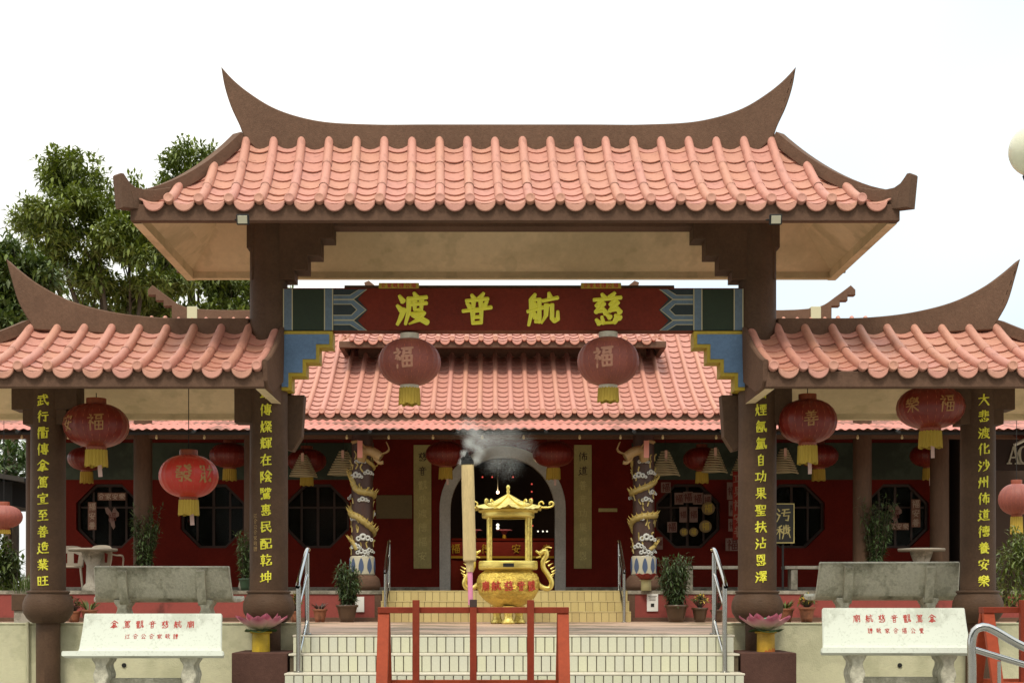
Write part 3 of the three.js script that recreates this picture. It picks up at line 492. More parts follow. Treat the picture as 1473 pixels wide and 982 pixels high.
// ---------- the temple ----------
const TF = 1.10; // temple floor
const temple = thing('temple', 'red walled temple with arched door, octagonal windows, dragon columns and pink tiled roof', 'temple');
{
  const zw = SZ(28), H = 4.6;
  const oct = (cx, cy, r) => { const a = []; for (let k = 0; k < 8; k++) { const t = Math.PI / 8 + k * Math.PI / 4; a.push([cx + r * 1.06 * Math.cos(t), cy + r * 1.06 * Math.sin(t)]); } return a; };
  const archPts = (r, y0) => { const a = [[-r, y0]]; for (let k = 0; k <= 32; k++) { const t = Math.PI - Math.PI * k / 32; a.push([r * Math.cos(t), 2.77 + r * Math.sin(t)]); } a.push([r, y0]); return a; };
  const wins = [-7.95, -5.85, -3.74, 3.74, 5.85, 7.95], wy = SY(742, 28), wr = 0.66;
  const outer = [[-8.8, TF], [-1.05, TF], ...archPts(1.05, TF).slice(1, -1), [1.05, TF], [8.8, TF], [8.8, H], [-8.8, H]];
  const wall = part(temple, 'front_wall', plate(outer, 0.24, zw - 0.24, 0, wins.map((x) => oct(x, wy, wr))), M.wallred);
  part(wall, 'skirting', [span(-8.8, -1.27, TF, TF + 0.1, zw, zw + 0.02, 0), span(1.27, 8.8, TF, TF + 0.1, zw, zw + 0.02, 0)], M.stone);
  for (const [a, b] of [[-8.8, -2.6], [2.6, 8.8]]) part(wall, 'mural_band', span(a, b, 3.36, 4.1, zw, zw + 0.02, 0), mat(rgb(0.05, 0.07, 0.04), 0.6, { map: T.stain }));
  const ring = [...archPts(1.27, TF), ...archPts(1.05, TF).reverse()];
  part(wall, 'door_surround', plate(ring, 0.3, zw - 0.25, 0.012), M.archstone);
  for (const x of wins) {
    const fr = part(wall, 'window', plate(oct(x, wy, wr + 0.015), 0.1, zw - 0.2, 0.006, [oct(x, wy, wr - 0.055)]), M.wood);
    part(fr, 'mullion', [span(x - 0.025, x + 0.025, wy - 0.62, wy + 0.62, zw - 0.17, zw - 0.13, 0), span(x - 0.35, x - 0.31, wy - 0.5, wy + 0.5, zw - 0.168, zw - 0.132, 0), span(x + 0.31, x + 0.35, wy - 0.5, wy + 0.5, zw - 0.168, zw - 0.132, 0)], M.wood);
    part(fr, 'transom', span(x - 0.62, x + 0.62, wy + 0.16, wy + 0.2, zw - 0.166, zw - 0.134, 0), M.wood);
    part(fr, 'pane', plate(oct(x, wy, wr - 0.05), 0.004, zw - 0.152, 0), M.glass);
  }
  // closed dark hall behind
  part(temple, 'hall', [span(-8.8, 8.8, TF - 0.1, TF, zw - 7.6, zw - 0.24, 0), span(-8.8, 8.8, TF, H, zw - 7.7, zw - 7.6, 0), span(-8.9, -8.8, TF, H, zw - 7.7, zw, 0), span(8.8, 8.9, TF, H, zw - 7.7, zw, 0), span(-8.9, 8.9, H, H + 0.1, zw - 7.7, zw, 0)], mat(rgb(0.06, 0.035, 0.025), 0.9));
  // couplet panels and plates on the wall
  for (const side of [-1, 1]) {
    const x = side * 1.615, pn = part(wall, 'couplet_panel', span(x - 0.178, x + 0.178, 1.57, 4.06, zw + 0.002, zw + 0.03), M.panel);
    [...(side < 0 ? '慈音觀普渡德福安' : '佈道善音功果慈恩')].forEach((ch, i) => part(pn, 'character', glyph(ch, 0.17, 0.004, onFlat(x, 3.82 - i * 0.285, zw + 0.03), 9), i < 2 ? M.wood : M.panelink));
  }
  part(wall, 'notice_board', span(SX(541, 28), SX(593, 28), SY(746, 28), SY(712, 28), zw + 0.002, zw + 0.025), mat(rgb(0.16, 0.11, 0.04), 0.6, { map: T.stain }));
  part(wall, 'name_plate', span(SX(861, 28), SX(888, 28), SY(736, 28), SY(731, 28), zw + 0.002, zw + 0.02, 0.003), M.panel);
  // porch floor, plinth with red skirts, steps
  const zp = SZ(23.9);
  part(temple, 'porch_floor', [span(-9.6, 9.6, 0.57, TF - 0.001, zw - 0.24, zp - 0.03, 0), span(-9.62, -2.12, TF, TF + 0.0, zw, zp, 0)].slice(0, 1), M.stone);
  for (const [a, b] of [[-9.6, -2.12], [2.12, 9.6]]) {
    const pl = part(temple, 'plinth', span(a, b, 0.571, TF - 0.06, zp - 0.03, zp, 0.004), M.plinthred);
    part(pl, 'plinth_cap', span(a - 0.01, b + 0.01, TF - 0.062, TF + 0.002, zp - 0.06, zp + 0.02, 0.008), M.stone);
    part(pl, 'plinth_base', span(a - 0.005, b + 0.005, 0.571, 0.64, zp, zp + 0.03, 0.006), M.brown);
    for (const e of [a + 0.06, b - 0.06]) part(pl, 'plinth_border', span(e - 0.06, e + 0.06, 0.641, TF - 0.064, zp, zp + 0.006, 0.002), M.brown);
  }
  const g = box(0.118, 0.155, 0.012, 0, 0, 0, 0.003);
  for (let r = 0; r < 3; r++) {
    const z = zp + 0.3 * r + 0.02, top = TF - 0.177 * r, x0 = -2.11;
    part(temple, 'step', span(-2.1, 2.1, 0.571, top - 0.004, z - 0.34, z - 0.012, 0), M.grout);
    part(temple, 'nosing', span(-2.11, 2.11, top - 0.018, top + 0.002, z - 0.3, z + 0.004, 0.005), M.rearTile[1]);
    for (let i = 0; i < 34; i++) part(temple, 'tile', g, pick(M.rearTile), [x0 + 0.062 + i * 0.1242, top - 0.175, z - 0.006 + rr(-0.001, 0.001)]);
  }
  // porch columns
  for (const x of [-8.5, -6.55, -4.55, 4.55, 6.5, 7.9]) { const c = part(temple, 'porch_column', cyl(0.17, 0.165, 3.1, x, TF, SZ(25.2), 20), M.column); part(c, 'column_base', lathe([[0.0001, 0], [0.24, 0], [0.27, 0.08], [0.25, 0.18], [0.18, 0.24]], 20, x, TF, SZ(25.2)), M.stone); }
  part(temple, 'porch_beam', span(-9.4, 9.4, 3.86, 4.12, SZ(25.2) - 0.1, SZ(25.2) + 0.1), M.brown);
  part(temple, 'porch_ceiling', span(-9.6, 9.6, 4.3, 4.36, zw, SZ(26.2), 0), M.brown);

  // main roof: long slope of small tiles, behind the gate
  const tubes = []; for (let k = -32; k <= 31; k++) tubes.push((k + 0.5) * 0.3);
  const zR = SZ(30.4);
  const R = hipRoof(temple, 'temple_roof', 'long temple roof of pink tiles seen through the gate', { xl: [-9.9, -8.0], xr: [9.9, 8.0], zE: SZ(26.4), zR, yE: 4.47, yF: 4.33, rise: 2.6, curve: 0.3, tubes, rows: 19, steps: 10, pitch: 0.3, r: 0.05, bulk: true, lift: 0.03, under: M.brown });
  const half = [...curvePts([[0, 7.27], [4, 7.27], [6.6, 7.28], [7.0, 7.36], [7.3, 7.56], [7.62, 7.8]]), [7.72, 7.7], [7.72, 7.58], [7.55, 7.58], [7.55, 7.46], [7.38, 7.46], [7.38, 7.34], [7.2, 7.34], [7.2, 6.9], [0, 6.9]];
  part(R.roof, 'ridge', fin([...half.slice(0, -1), [-7.2, 6.9], ...half.slice(0, -2).reverse().map(([x, y]) => [-x, y])], zR, 0.2), M.ridge);
  for (const x of [-6.75, 6.85]) part(R.roof, 'ridge_band', span(x - 0.11, x + 0.11, 6.95, 7.33, zR - 0.13, zR + 0.13), mat(rgb(0.5, 0.5, 0.33), 0.7));
  // raised middle roof with its own wall
  const ut = []; for (let k = -11; k < 11; k++) ut.push((k + 0.5) * 0.29);
  part(temple, 'clerestory_wall', span(-3.0, 3.0, 5.3, 6.35, SZ(30.6), SZ(29.0), 0), M.brown);
  const U = hipRoof(temple, 'raised_roof', 'short raised roof whose drip tiles show under the board', { xl: [-3.3, -2.6], xr: [3.3, 2.6], zE: SZ(28.0), zR, yE: 6.15, yF: 6.02, rise: 1.35, curve: 0.35, tubes: ut, rows: 10, steps: 8, pitch: 0.29, r: 0.05, bulk: true, under: M.brown });
  const uh = [[0, 7.72], [2.4, 7.72], [2.7, 7.74], [2.9, 7.9], [3.0, 7.86], [2.9, 7.4], [0, 7.4]];
  part(U.roof, 'ridge', fin([...uh, [-2.9, 7.4], [-3.0, 7.86], [-2.9, 7.9], [-2.7, 7.74], [-2.4, 7.72]], zR, 0.2), M.ridge);

  // corrugated awning in front of the eave
  const zf = SZ(23.7), zb = SZ(26.42), yf = SY(617, 23.7), yb = SY(603.5, 26.42), nx = 1200;
  const aw = part(temple, 'awning', grid(nx, 2, (a, b) => { const x = lerp(-10.4, 10.4, a); return V(x, lerp(yf, yb, b) + 0.013 * Math.sin(x / 0.15 * Math.PI * 2) + 0.004 * Math.sin(x * 3.1), lerp(zf, zb, b) + (b === 0 ? 0.015 * Math.sin(x * 7.3) : 0)); }), mat(rgb(0.56, 0.20, 0.15), 0.6, { map: T.stain }));
  scaleUV(aw.geometry, 20, 2.5);
  for (let k = 0; k < 14; k++) part(aw, 'purlin', bar([-9.8 + k * 1.5, yf - 0.06, zf + 0.1], [-9.8 + k * 1.5, yb - 0.05, zb], 0.03), M.black);
  part(aw, 'purlin', [bar([-10.2, yf - 0.05, zf - 0.12], [10.2, yf - 0.05, zf - 0.12], 0.035), bar([-10.2, (yf + yb) / 2 - 0.05, (zf + zb) / 2], [10.2, (yf + yb) / 2 - 0.05, (zf + zb) / 2], 0.035)], M.black);
  for (let k = 0; k < 22; k++) { const x = -8.4 + k * 0.8 + rr(-0.1, 0.1), y = SY(629, 24), b = part(aw, 'bulb', lathe([[0.0001, -0.035], [0.018, -0.025], [0.024, 0], [0.014, 0.03], [0.012, 0.05]], 8), mat(rgb(0.55, 0.45, 0.25), 0.3), [x, y, SZ(24) ]); part(b, 'flex', bar([0, 0.05, 0], [0, yf - y - 0.03, -0.02], 0.004, 5), M.black); }
}
// dragon columns: gold dragon winding up a dark shaft, white clouds, petal base
for (const side of [-1, 1]) {
  const x = SX(side < 0 ? 521 : 926, 24.7), z = SZ(24.7), R = 0.195;
  const col = part(temple, 'dragon_column', cyl(R, R * 0.97, 2.75, x, TF, z, 28), mat(rgb(0.07, 0.03, 0.02), 0.5, { map: T.mottle })); col.userData.label = 'dark column wound by a gold dragon';
  part(col, 'column_base', lathe([[0.0001, 0], [0.3, 0], [0.33, 0.1], [0.3, 0.22], [0.24, 0.28]], 24, x, TF, z), M.brown);
  part(col, 'petal_band', lathe([[R + 0.004, 0.28], [R + 0.03, 0.3], [R + 0.022, 0.6], [R + 0.002, 0.62]], 32, x, TF, z), mat(rgb(0.46, 0.43, 0.32), 0.6));
  for (let k = 0; k < 9; k++) { const t = k / 9 * Math.PI * 2; const pet = plate(curvePts([[0, 0.02], [0.045, 0.12], [0.03, 0.24], [0, 0.3], [-0.03, 0.24], [-0.045, 0.12], [0, 0.02]], 3).slice(0, -1), 0.012, R + 0.022, 0); part(col, 'blue_petal', pet, mat(rgb(0.06, 0.09, 0.17), 0.5), [x, TF + 0.28, z], [0, t, 0]); }
  // body: thick coil that swells and thins
  const pts = []; for (let k = 0; k <= 60; k++) { const u = k / 60, t = side * (0.4 + u * Math.PI * 5.6) + 0.6 * Math.sin(u * 17), r = R + 0.004; pts.push(V(x + Math.sin(t) * r, TF + 0.72 + u * 1.62 + 0.05 * Math.sin(u * 25), z + Math.cos(t) * r)); }
  const curve = new THREE.CatmullRomCurve3(pts), body = new THREE.TubeGeometry(curve, 160, 0.053, 8);
  { const p = body.attributes.position, c = V(); for (let i = 0; i <= 160; i++) { curve.getPointAt(i / 160, c); const f = 0.45 + 0.75 * Math.sin(Math.min(1, i / 150) * Math.PI * 0.8 + 0.3); for (let j = 0; j <= 8; j++) { const q = i * 9 + j; const s = f * (1 + 0.16 * ((i % 4) / 3 - 0.5)); p.setXYZ(q, c.x + (p.getX(q) - c.x) * s, c.y + (p.getY(q) - c.y) * s, c.z + (p.getZ(q) - c.z) * s); } } body.computeVertexNormals(); }
  const dragon = part(col, 'dragon', body, mat(rgb(0.36, 0.27, 0.08), 0.5));
  const spikes = []; for (let i = 6; i < 150; i += 3) { const c = curve.getPointAt(i / 160), n = c.clone().sub(V(x, c.y, z)).normalize(); spikes.push(taper([c.x + n.x * 0.05, c.y + 0.03, c.z + n.z * 0.05], [c.x + n.x * 0.1, c.y + 0.09, c.z + n.z * 0.1], 0.016, 0.001, 4)); }
  part(dragon, 'crest', spikes, mat(rgb(0.5, 0.36, 0.09), 0.5));
  const flames = []; for (let k = 0; k < 46; k++) { const t = rr(0, 6.28), y = TF + rr(0.64, 2.4), a = V(x + Math.sin(t) * R, y, z + Math.cos(t) * R), s = rr(-0.1, 0.1); flames.push(tube([a, V(a.x + Math.cos(t) * s * 0.5, y + 0.08, a.z - Math.sin(t) * s * 0.5), V(x + Math.sin(t + s) * (R + 0.03), y + rr(0.09, 0.15), z + Math.cos(t + s) * (R + 0.03))], 0.014, 8, 5)); }
  part(dragon, 'whisker', flames, mat(rgb(0.40, 0.31, 0.10), 0.5));
  // head leaning out towards the door
  const hd = []; const d = -side; hd.push(tube([V(x, TF + 2.3, z + R), V(x + d * 0.06, TF + 2.46, z + R + 0.08), V(x + d * 0.2, TF + 2.44, z + R + 0.14), V(x + d * 0.36, TF + 2.33, z + R + 0.16)], 0.085, 14, 8)); hd.push(tube([V(x + d * 0.24, TF + 2.33, z + R + 0.14), V(x + d * 0.34, TF + 2.24, z + R + 0.16), V(x + d * 0.4, TF + 2.25, z + R + 0.17)], 0.035, 8, 6));
  for (const q of [-1, 1]) { hd.push(tube([V(x + d * 0.1, TF + 2.5, z + R + 0.12 + q * 0.05), V(x - d * 0.04, TF + 2.62, z + R + 0.12 + q * 0.08), V(x - d * 0.16, TF + 2.6, z + R + 0.1 + q * 0.1)], 0.018, 8, 5)); hd.push(tube([V(x + d * 0.34, TF + 2.38, z + R + 0.16 + q * 0.05), V(x + d * 0.5, TF + 2.46, z + R + 0.18 + q * 0.08), V(x + d * 0.46, TF + 2.6, z + R + 0.18 + q * 0.1)], 0.009, 8, 4)); }
  part(dragon, 'head', hd, mat(rgb(0.34, 0.22, 0.09), 0.5));
  part(dragon, 'ribbon', box(0.09, 0.3, 0.01, x, TF + 2.32, z + R + 0.26, 0), mat(rgb(0.62, 0.25, 0.2), 0.6));
  for (const [t, y, s] of [[0.15, 0.95, 1], [-0.6, 0.8, 0.8], [0.75, 0.72, 0.7], [-0.55, 2.05, 0.9], [0.6, 2.1, 0.7], [0.4, 0.62, 0.6], [2.4, 1.4, 1], [-2.4, 1.7, 1], [0.1, 1.62, 0.7], [-0.7, 1.3, 0.8], [0.8, 1.75, 0.7], [-0.2, 2.3, 0.7], [0.0, 0.7, 0.8]]) {
    const cl = []; for (const [a, b, r] of [[0, 0, 0.07], [0.085, -0.02, 0.055], [-0.08, -0.03, 0.05], [0.15, -0.05, 0.035]]) { const g = new THREE.TorusGeometry(r * s * 0.62, r * s * 0.36, 6, 12); g.translate(a * s, b * s, 0); cl.push(g); }
    const m = part(col, 'cloud_relief', cl, mat(rgb(0.46, 0.47, 0.44), 0.6), [x + Math.sin(t) * R, TF + y, z + Math.cos(t) * R], [0, t, 0]);
  }
}
// ---------- stair handrails ----------
function handrail(name, label, x, zN, yN, zF, yF, group, h = 0.92) {
  const g = thing(name, label, 'handrail', [x, 0, 0], 0, group), r = 0.024;
  part(g, 'post', bar([0, yN, zN], [0, yN + h, zN], 0.026, 12), M.steel); part(g, 'post', bar([0, yF, zF], [0, yF + h - 0.03, zF], 0.026, 12), M.steel);
  for (const [z, y] of [[zN, yN], [zF, yF]]) part(g, 'flange', lathe([[0.0001, 0.012], [0.045, 0.012], [0.055, 0], [0.0001, 0]], 14, 0, y, z), M.steel);
  part(g, 'top_rail', tube([V(0, yN + h - 0.03, zN + 0.07), V(0, yN + h + 0.01, zN + 0.02), V(0, (yN + yF) / 2 + h + 0.02, (zN + zF) / 2), V(0, yF + h, zF), V(0, yF + h + 0.01, zF - 0.12)], r, 30, 10), M.steel);
  for (const f of [0.72, 0.16]) part(g, 'middle_rail', bar([0, yN + h * f, zN], [0, yF + h * f, zF], 0.016, 10), M.steel);
  return g;
}
for (const [s, x] of [[-1, -2.255], [1, 2.20]]) handrail('stair_handrail', s < 0 ? 'stainless steel handrail on the cream steps, before the column with a faint side inscription' : 'stainless steel handrail on the cream steps, before the clustered flower pots', x, 0.78, 0.19, 0.1, 0.57, 'stainless handrails on the front steps');
for (const [s, x] of [[-1, -2.0], [1, 1.98]]) handrail('porch_handrail', s < 0 ? 'slim steel handrail on the temple steps next to the blank white paper' : 'slim steel handrail on the temple steps next to the notice with a picture', x, SZ(23.9) + 0.75, 0.57, SZ(23.9) - 0.1, TF, 'slim handrails on the temple steps', 0.85);

// ---------- pedestals and lotus lamps ----------
for (const s of [-1, 1]) {
  const x = s * 2.68;
  const pd = part(scene, 'pedestal', box(0.59, 0.39, 0.78, x, 0.0, 0.285, 0.012), plaster(rgb(0.125, 0.062, 0.048)));
  tag(pd, s < 0 ? 'low brown block pedestal carrying the lotus lamp with a clean stem' : 'low brown block pedestal carrying the lotus lamp with a rusty stem', 'pedestal', 'brown pedestals beside the steps');
  const lx = SX(s < 0 ? 375 : 1102, 14.9), lz = 0.4;
  const lt = thing('lotus_lamp', s < 0 ? 'pink lotus flower lamp on a clean yellow stem' : 'pink lotus flower lamp on a yellow stem with orange rust at its foot', 'lamp', [lx, 0.391, lz]);
  const yel = mat(s < 0 ? rgb(0.62, 0.42, 0.02) : rgb(0.62, 0.37, 0.03), 0.5, { map: T.mottle });
  part(lt, 'stem', cyl(0.096, 0.094, 0.215, 0, 0.0, 0, 24), yel);
  if (s > 0) { const ru = []; for (let k = 0; k < 9; k++) { const t = rr(-0.2, 1.4), h = rr(0.015, 0.05); ru.push(grid(4, 1, (a, b) => { const q = t + (a - 0.5) * 0.35; return V(Math.sin(q) * 0.0975, b * h * (1 - Math.abs(a - 0.5)), Math.cos(q) * 0.0975); })); } part(lt, 'rust_patch', ru, mat(rgb(0.42, 0.12, 0.02), 0.8)); }
  part(lt, 'collar', lathe([[0.09, 0], [0.118, 0.004], [0.118, 0.02], [0.09, 0.026]], 24, 0, 0.195, 0), yel);
  part(lt, 'leaf_plate', grid(24, 3, (a, b) => { const t = a * Math.PI * 2, r = 0.03 + b * (0.145 + 0.016 * Math.sin(t * 6)); return V(Math.cos(t) * r, 0.226 + 0.02 * b * Math.sin(t * 3), Math.sin(t) * r); }), mat(rgb(0.06, 0.13, 0.05), 0.5));
  const petal = (len, wid, lift, curl) => grid(6, 6, (a, b) => { const w = wid * Math.pow(Math.sin(Math.PI * Math.min(0.97, 0.12 + 0.88 * b)), 0.8) * (b > 0.9 ? (1 - b) * 8 + 0.15 : 1), q = a - 0.5; return V(q * w, lift * Math.pow(b, 1.35) + curl * q * q * (1 - b * 0.4), 0.03 + len * (0.1 + 0.9 * b) * Math.cos(b * 0.35)); });
  const G = [[petal(0.27, 0.21, 0.13, 0.16), 7, 0], [petal(0.16, 0.17, 0.15, 0.2), 5, 0.45]];
  for (const [g, n, o] of G) for (let k = 0; k < n; k++) {
    const c = new Float32Array(g.attributes.position.count * 3); const u = g.attributes.uv; const a = rgb(0.62, 0.60, 0.36), b = rgb(0.60, 0.24, 0.32), dd = rgb(0.46, 0.12, 0.19);
    for (let i = 0; i < u.count; i++) { const v = u.getY(i), q = new THREE.Color().lerpColors(a, v > 0.7 ? dd : b, Math.min(1, v * 1.25)); c.set([q.r, q.g, q.b], i * 3); }
    g.setAttribute('color', new THREE.BufferAttribute(c, 3));
    part(lt, 'petal', g, M.petal ??= phys(rgb(1, 1, 1), 0.5, { vertexColors: true, transmission: 0.1, thickness: 0 }), [0, 0.235, 0], [0, k / n * Math.PI * 2 + o + 0.05, 0]);
  }
  part(lt, 'seed_head', lathe([[0.0001, 0.115], [0.05, 0.112], [0.075, 0.1], [0.07, 0.06], [0.03, 0]], 20, 0, 0.25, 0), mat(rgb(0.10, 0.36, 0.22), 0.35));
}

// ---------- concrete benches ----------
function bench(label, p, turn, W, lines, white, group) {
  const g = thing('concrete_bench', label, 'bench', p, turn, group);
  const m = white ? M.white : M.concrete;
  const c = new THREE.CatmullRomCurve3([V(0, 0.80, -0.15), V(0, 0.66, -0.10), V(0, 0.52, -0.045), V(0, 0.435, -0.005), V(0, 0.40, 0.06), V(0, 0.395, 0.16), V(0, 0.405, 0.28), V(0, 0.425, 0.36)], false, 'centripetal');
  const cp = c.getPoints(28), th = 0.05, A = [], B = [];
  cp.forEach((q, i) => { const t = cp[Math.min(28, i + 1)].clone().sub(cp[Math.max(0, i - 1)]).normalize(); A.push([q.z - t.y * th / 2 * -1 * -1, q.y + t.z * th / 2]); B.push([q.z + t.y * th / 2, q.y - t.z * th / 2]); });
  const slab = plate([...A, ...B.reverse()], W, 0, 0.01); slab.rotateY(-Math.PI / 2); slab.translate(W / 2, 0, 0); // outline z,y extruded along x
  { const q = slab.attributes.position; for (let i = 0; i < q.count; i++) q.setX(i, q.getX(i) * (1 + 0.14 * sm(-0.15, 0.36, q.getZ(i)))); slab.computeVertexNormals(); }
  part(g, 'seat_and_back', slab, m);
  for (const s of [-1, 1]) {
    // rib down the back and baluster leg
    const rp = cp.slice(0, 14).map((q, i) => V(s * W * 0.29, q.y - 0.03, q.z + 0.0)); part(g, 'rib', sweepBox(rp, 0.095, 0.085, V(0, 0, -1)), M.ribstone ??= mat(rgb(0.58, 0.56, 0.46), 0.9, { map: T.concrete }));
    const sil = [[0.085, 0.4], [0.085, 0.36], [0.05, 0.3], [0.075, 0.2], [0.055, 0.1], [0.1, 0.04], [0.1, 0]], sh = [...curvePts(sil, 4), ...curvePts(sil, 4).reverse().map(([x, y]) => [-x, y])];
    const leg = plate(sh, 0.34, -0.08, 0.012); part(g, 'leg', leg, M.concrete, [s * W * 0.31, 0, 0.02]);
  }
  part(g, 'stretcher', span(-W * 0.3, W * 0.3, 0.1, 0.17, 0.05, 0.12), M.concrete);
  for (const [text, y, size, gap, x0] of lines) {
    const t = (0.80 - y) / 0.36, back = (a, b, h) => { const yy = y + b; let i = 0; while (i < 27 && cp[i + 1].y > yy) i++; const f = (cp[i].y - yy) / (cp[i].y - cp[i + 1].y), z = lerp(cp[i].z, cp[i + 1].z, f); return V(a, yy + (th / 2 + 0.001 + h) * 0.35, z + (th / 2 + 0.0015 + h) * 0.94); };
    part(g, 'inscription', [...text].map((ch, i) => glyph(ch, size, 0.0012, (a, b, h) => back(x0 + i * gap + a, b, h), 9)), M.printred);
  }
  return g;
}
const benchD = 13.9;
bench('white concrete bench with red writing, standing before the drain pipe', [SX(216, benchD), 0, SZ(benchD)], 0.03, 1.38, [['拿篤觀音慈航廟', 0.69, 0.073, 0.127, -0.381], ['江合公合家敬贈', 0.57, 0.048, 0.08, -0.24]], true);
bench('white concrete bench with red writing, standing beside the red frame', [SX(1290, benchD), 0, SZ(benchD)], -0.05, 1.42, [['廟航慈音觀篤拿', 0.70, 0.072, 0.125, -0.375], ['贈敬家合福公費', 0.585, 0.048, 0.085, -0.25]], true).scale.y = 1.07;
bench('weathered grey concrete bench seen from behind, near the round table with chairs', [SX(236, 15.9), 0.57, SZ(15.9)], Math.PI + 0.05, 1.52, [], false).scale.y = 0.94;
bench('weathered grey concrete bench seen from behind, near the pedestal table without chairs', [SX(1276, 15.9), 0.57, SZ(15.9)], Math.PI - 0.09, 1.56, [], false);

// ---------- red frames that hold giant joss sticks ----------
function jossStand(label, x, z, turn, n = 3) {
  const g = thing('joss_stand', label, 'stand', [x, 0, z], turn), L = 1.74, top = 0.88, rd = phys(rgb(0.30, 0.046, 0.02), 0.6, { map: T.mottle, specularIntensity: 0.4 });
  part(g, 'top_rail', box(L, 0.055, 0.14, 0, top - 0.055, 0, 0.005), rd);
  for (const s of [-1, 1]) for (const q of [-1, 1]) {
    const pts = [[-0.052, 0], [0.052, 0], [0.052, 0.885], [-0.052, 0.885]];
    const leg = plate(pts, 0.05, -0.025, 0.004); const m = part(g, 'leg', leg, M.redpaint, [s * (L / 2 - 0.053), -0.003, q * 0.34], [-q * 0.36, 0, 0]);
  }
  for (const q of [-1, 1]) part(g, 'lower_rail', box(L - 0.12, 0.05, 0.05, 0, 0.15, q * 0.28, 0.004), M.redpaint);
  for (let k = 0; k < n; k++) part(g, 'socket', box(0.062, 0.76, 0.062, (k - (n - 1) / 2) * (L / (n + 0.35)), 0.185, 0.105, 0.004), rd);
  part(g, 'socket_cap', box(0.066, 0.07, 0.066, 0, 0.88, 0.105, 0.004), mat(rgb(0.04, 0.02, 0.015), 0.6));
  part(g, 'socket_rail', box(L - 0.12, 0.04, 0.08, 0, 0.15, 0.105, 0.004), M.redpaint);
  return g;
}
jossStand('red painted steel frame holding one giant joss stick before the steps', SX(681, 12.7), SZ(12.7), 0);
jossStand('red painted steel frame without joss sticks beside a white bench', SX(1412, 12.9) + 0.87, SZ(12.9), 0.0);
{
  const D = 12.6, x = SX(677, D), z = SZ(D), g = thing('joss_stick', 'giant yellow joss stick burning in the red frame', 'joss stick', [x, 0.9, z]);
  const lean = 0.022;
  part(g, 'stick', lathe([[0.0001, 0.0], [0.022, 0], [0.024, 0.37]], 12), M.pink, [0, 0, 0], [0, 0, lean]);
  part(g, 'core', cyl(0.032, 0.038, 0.14, 0, 0.3, 0, 12), M.joss, [0, 0, 0], [0, 0, lean]);
  part(g, 'incense', lathe([[0.03, 0.385], [0.056, 0.395], [0.06, 0.41], [0.058, 0.8], [0.06, 1.0], [0.057, 1.27], [0.03, 1.272]], 18), M.joss, [0, 0, 0], [0, 0, lean]);
  const tip = [lathe([[0.0585, 1.268], [0.0595, 1.285], [0.056, 1.31], [0.048, 1.322], [0.0001, 1.33]], 14).rotateZ(0.0).translate(-0.029, 0, 0)]; for (let k = 0; k < 40; k++) { const a = rr(0, 6.28), r = rr(0, 0.052); tip.push(new THREE.IcosahedronGeometry(rr(0.01, 0.018), 0).translate(Math.cos(a) * r - 0.029, 1.275 + rr(0, 0.055) * (1 - r * 8) + 0.02, Math.sin(a) * r)); }
  tip.push(taper([-0.04, 1.31, 0], [-0.03, 1.385, 0], 0.03, 0.007, 6), taper([-0.01, 1.31, 0.01], [-0.002, 1.35, 0.01], 0.02, 0.008, 6)); part(g, 'charred_tip', tip, M.black);
  const tipP = V(x - 0.03, 0.9 + 1.33, z);
  // smoke: a haze of fine ash-grey motes that drifts up and towards the door
  const N = 110000, tet = new THREE.TetrahedronGeometry(0.00072), im = new THREE.InstancedMesh(tet, mat(rgb(0.72, 0.74, 0.73), 1), N), mt = new THREE.Matrix4(), q = new THREE.Quaternion(), e = new THREE.Euler();
  const gauss = () => (rnd() + rnd() + rnd() + rnd() - 2) * 0.85;
  // puffs: sideways, up, size in metres, share of the motes
  const puffs = [[-0.06, -0.02, 0.03, 0.05], [0.07, -0.03, 0.04, 0.07], [-0.045, 0.04, 0.03, 0.04], [0.09, 0.06, 0.055, 0.11], [0.02, 0.12, 0.05, 0.1], [0.16, 0.15, 0.08, 0.12], [0.08, 0.21, 0.07, 0.09], [0.27, 0.19, 0.09, 0.08], [0.4, 0.2, 0.1, 0.07], [0.34, 0.07, 0.11, 0.07], [0.5, 0.09, 0.1, 0.05], [0.24, -0.03, 0.09, 0.06], [0.4, -0.08, 0.1, 0.04], [0.0, 0.28, 0.08, 0.05]], total = puffs.reduce((s, q0) => s + q0[3], 0);
  for (let i = 0; i < N; i++) {
    let pick0 = rnd() * total, f = puffs[0]; for (const q0 of puffs) { pick0 -= q0[3]; if (pick0 <= 0) { f = q0; break; } }
    const wide = 1.15 * f[2], u = gauss() * wide, v = gauss() * wide, w = gauss() * wide;
    const p = V(f[0] + u + 0.02 * Math.sin((f[1] + v) * 15 + 1.3), f[1] + v + 0.016 * Math.sin((f[0] + u) * 13 + 0.7), w * 0.9 + (f[0] - 0.1) * 0.15);
    e.set(rnd() * 6, rnd() * 6, rnd() * 6); q.setFromEuler(e); const sc = rr(0.6, 1.3); mt.compose(p.add(tipP), q, V(sc, sc, sc)); im.setMatrixAt(i, mt);
  }
  im.name = 'smoke'; tag(im, 'thin grey smoke rising from the burning joss stick', 'smoke', null, 'stuff'); scene.add(im);
}
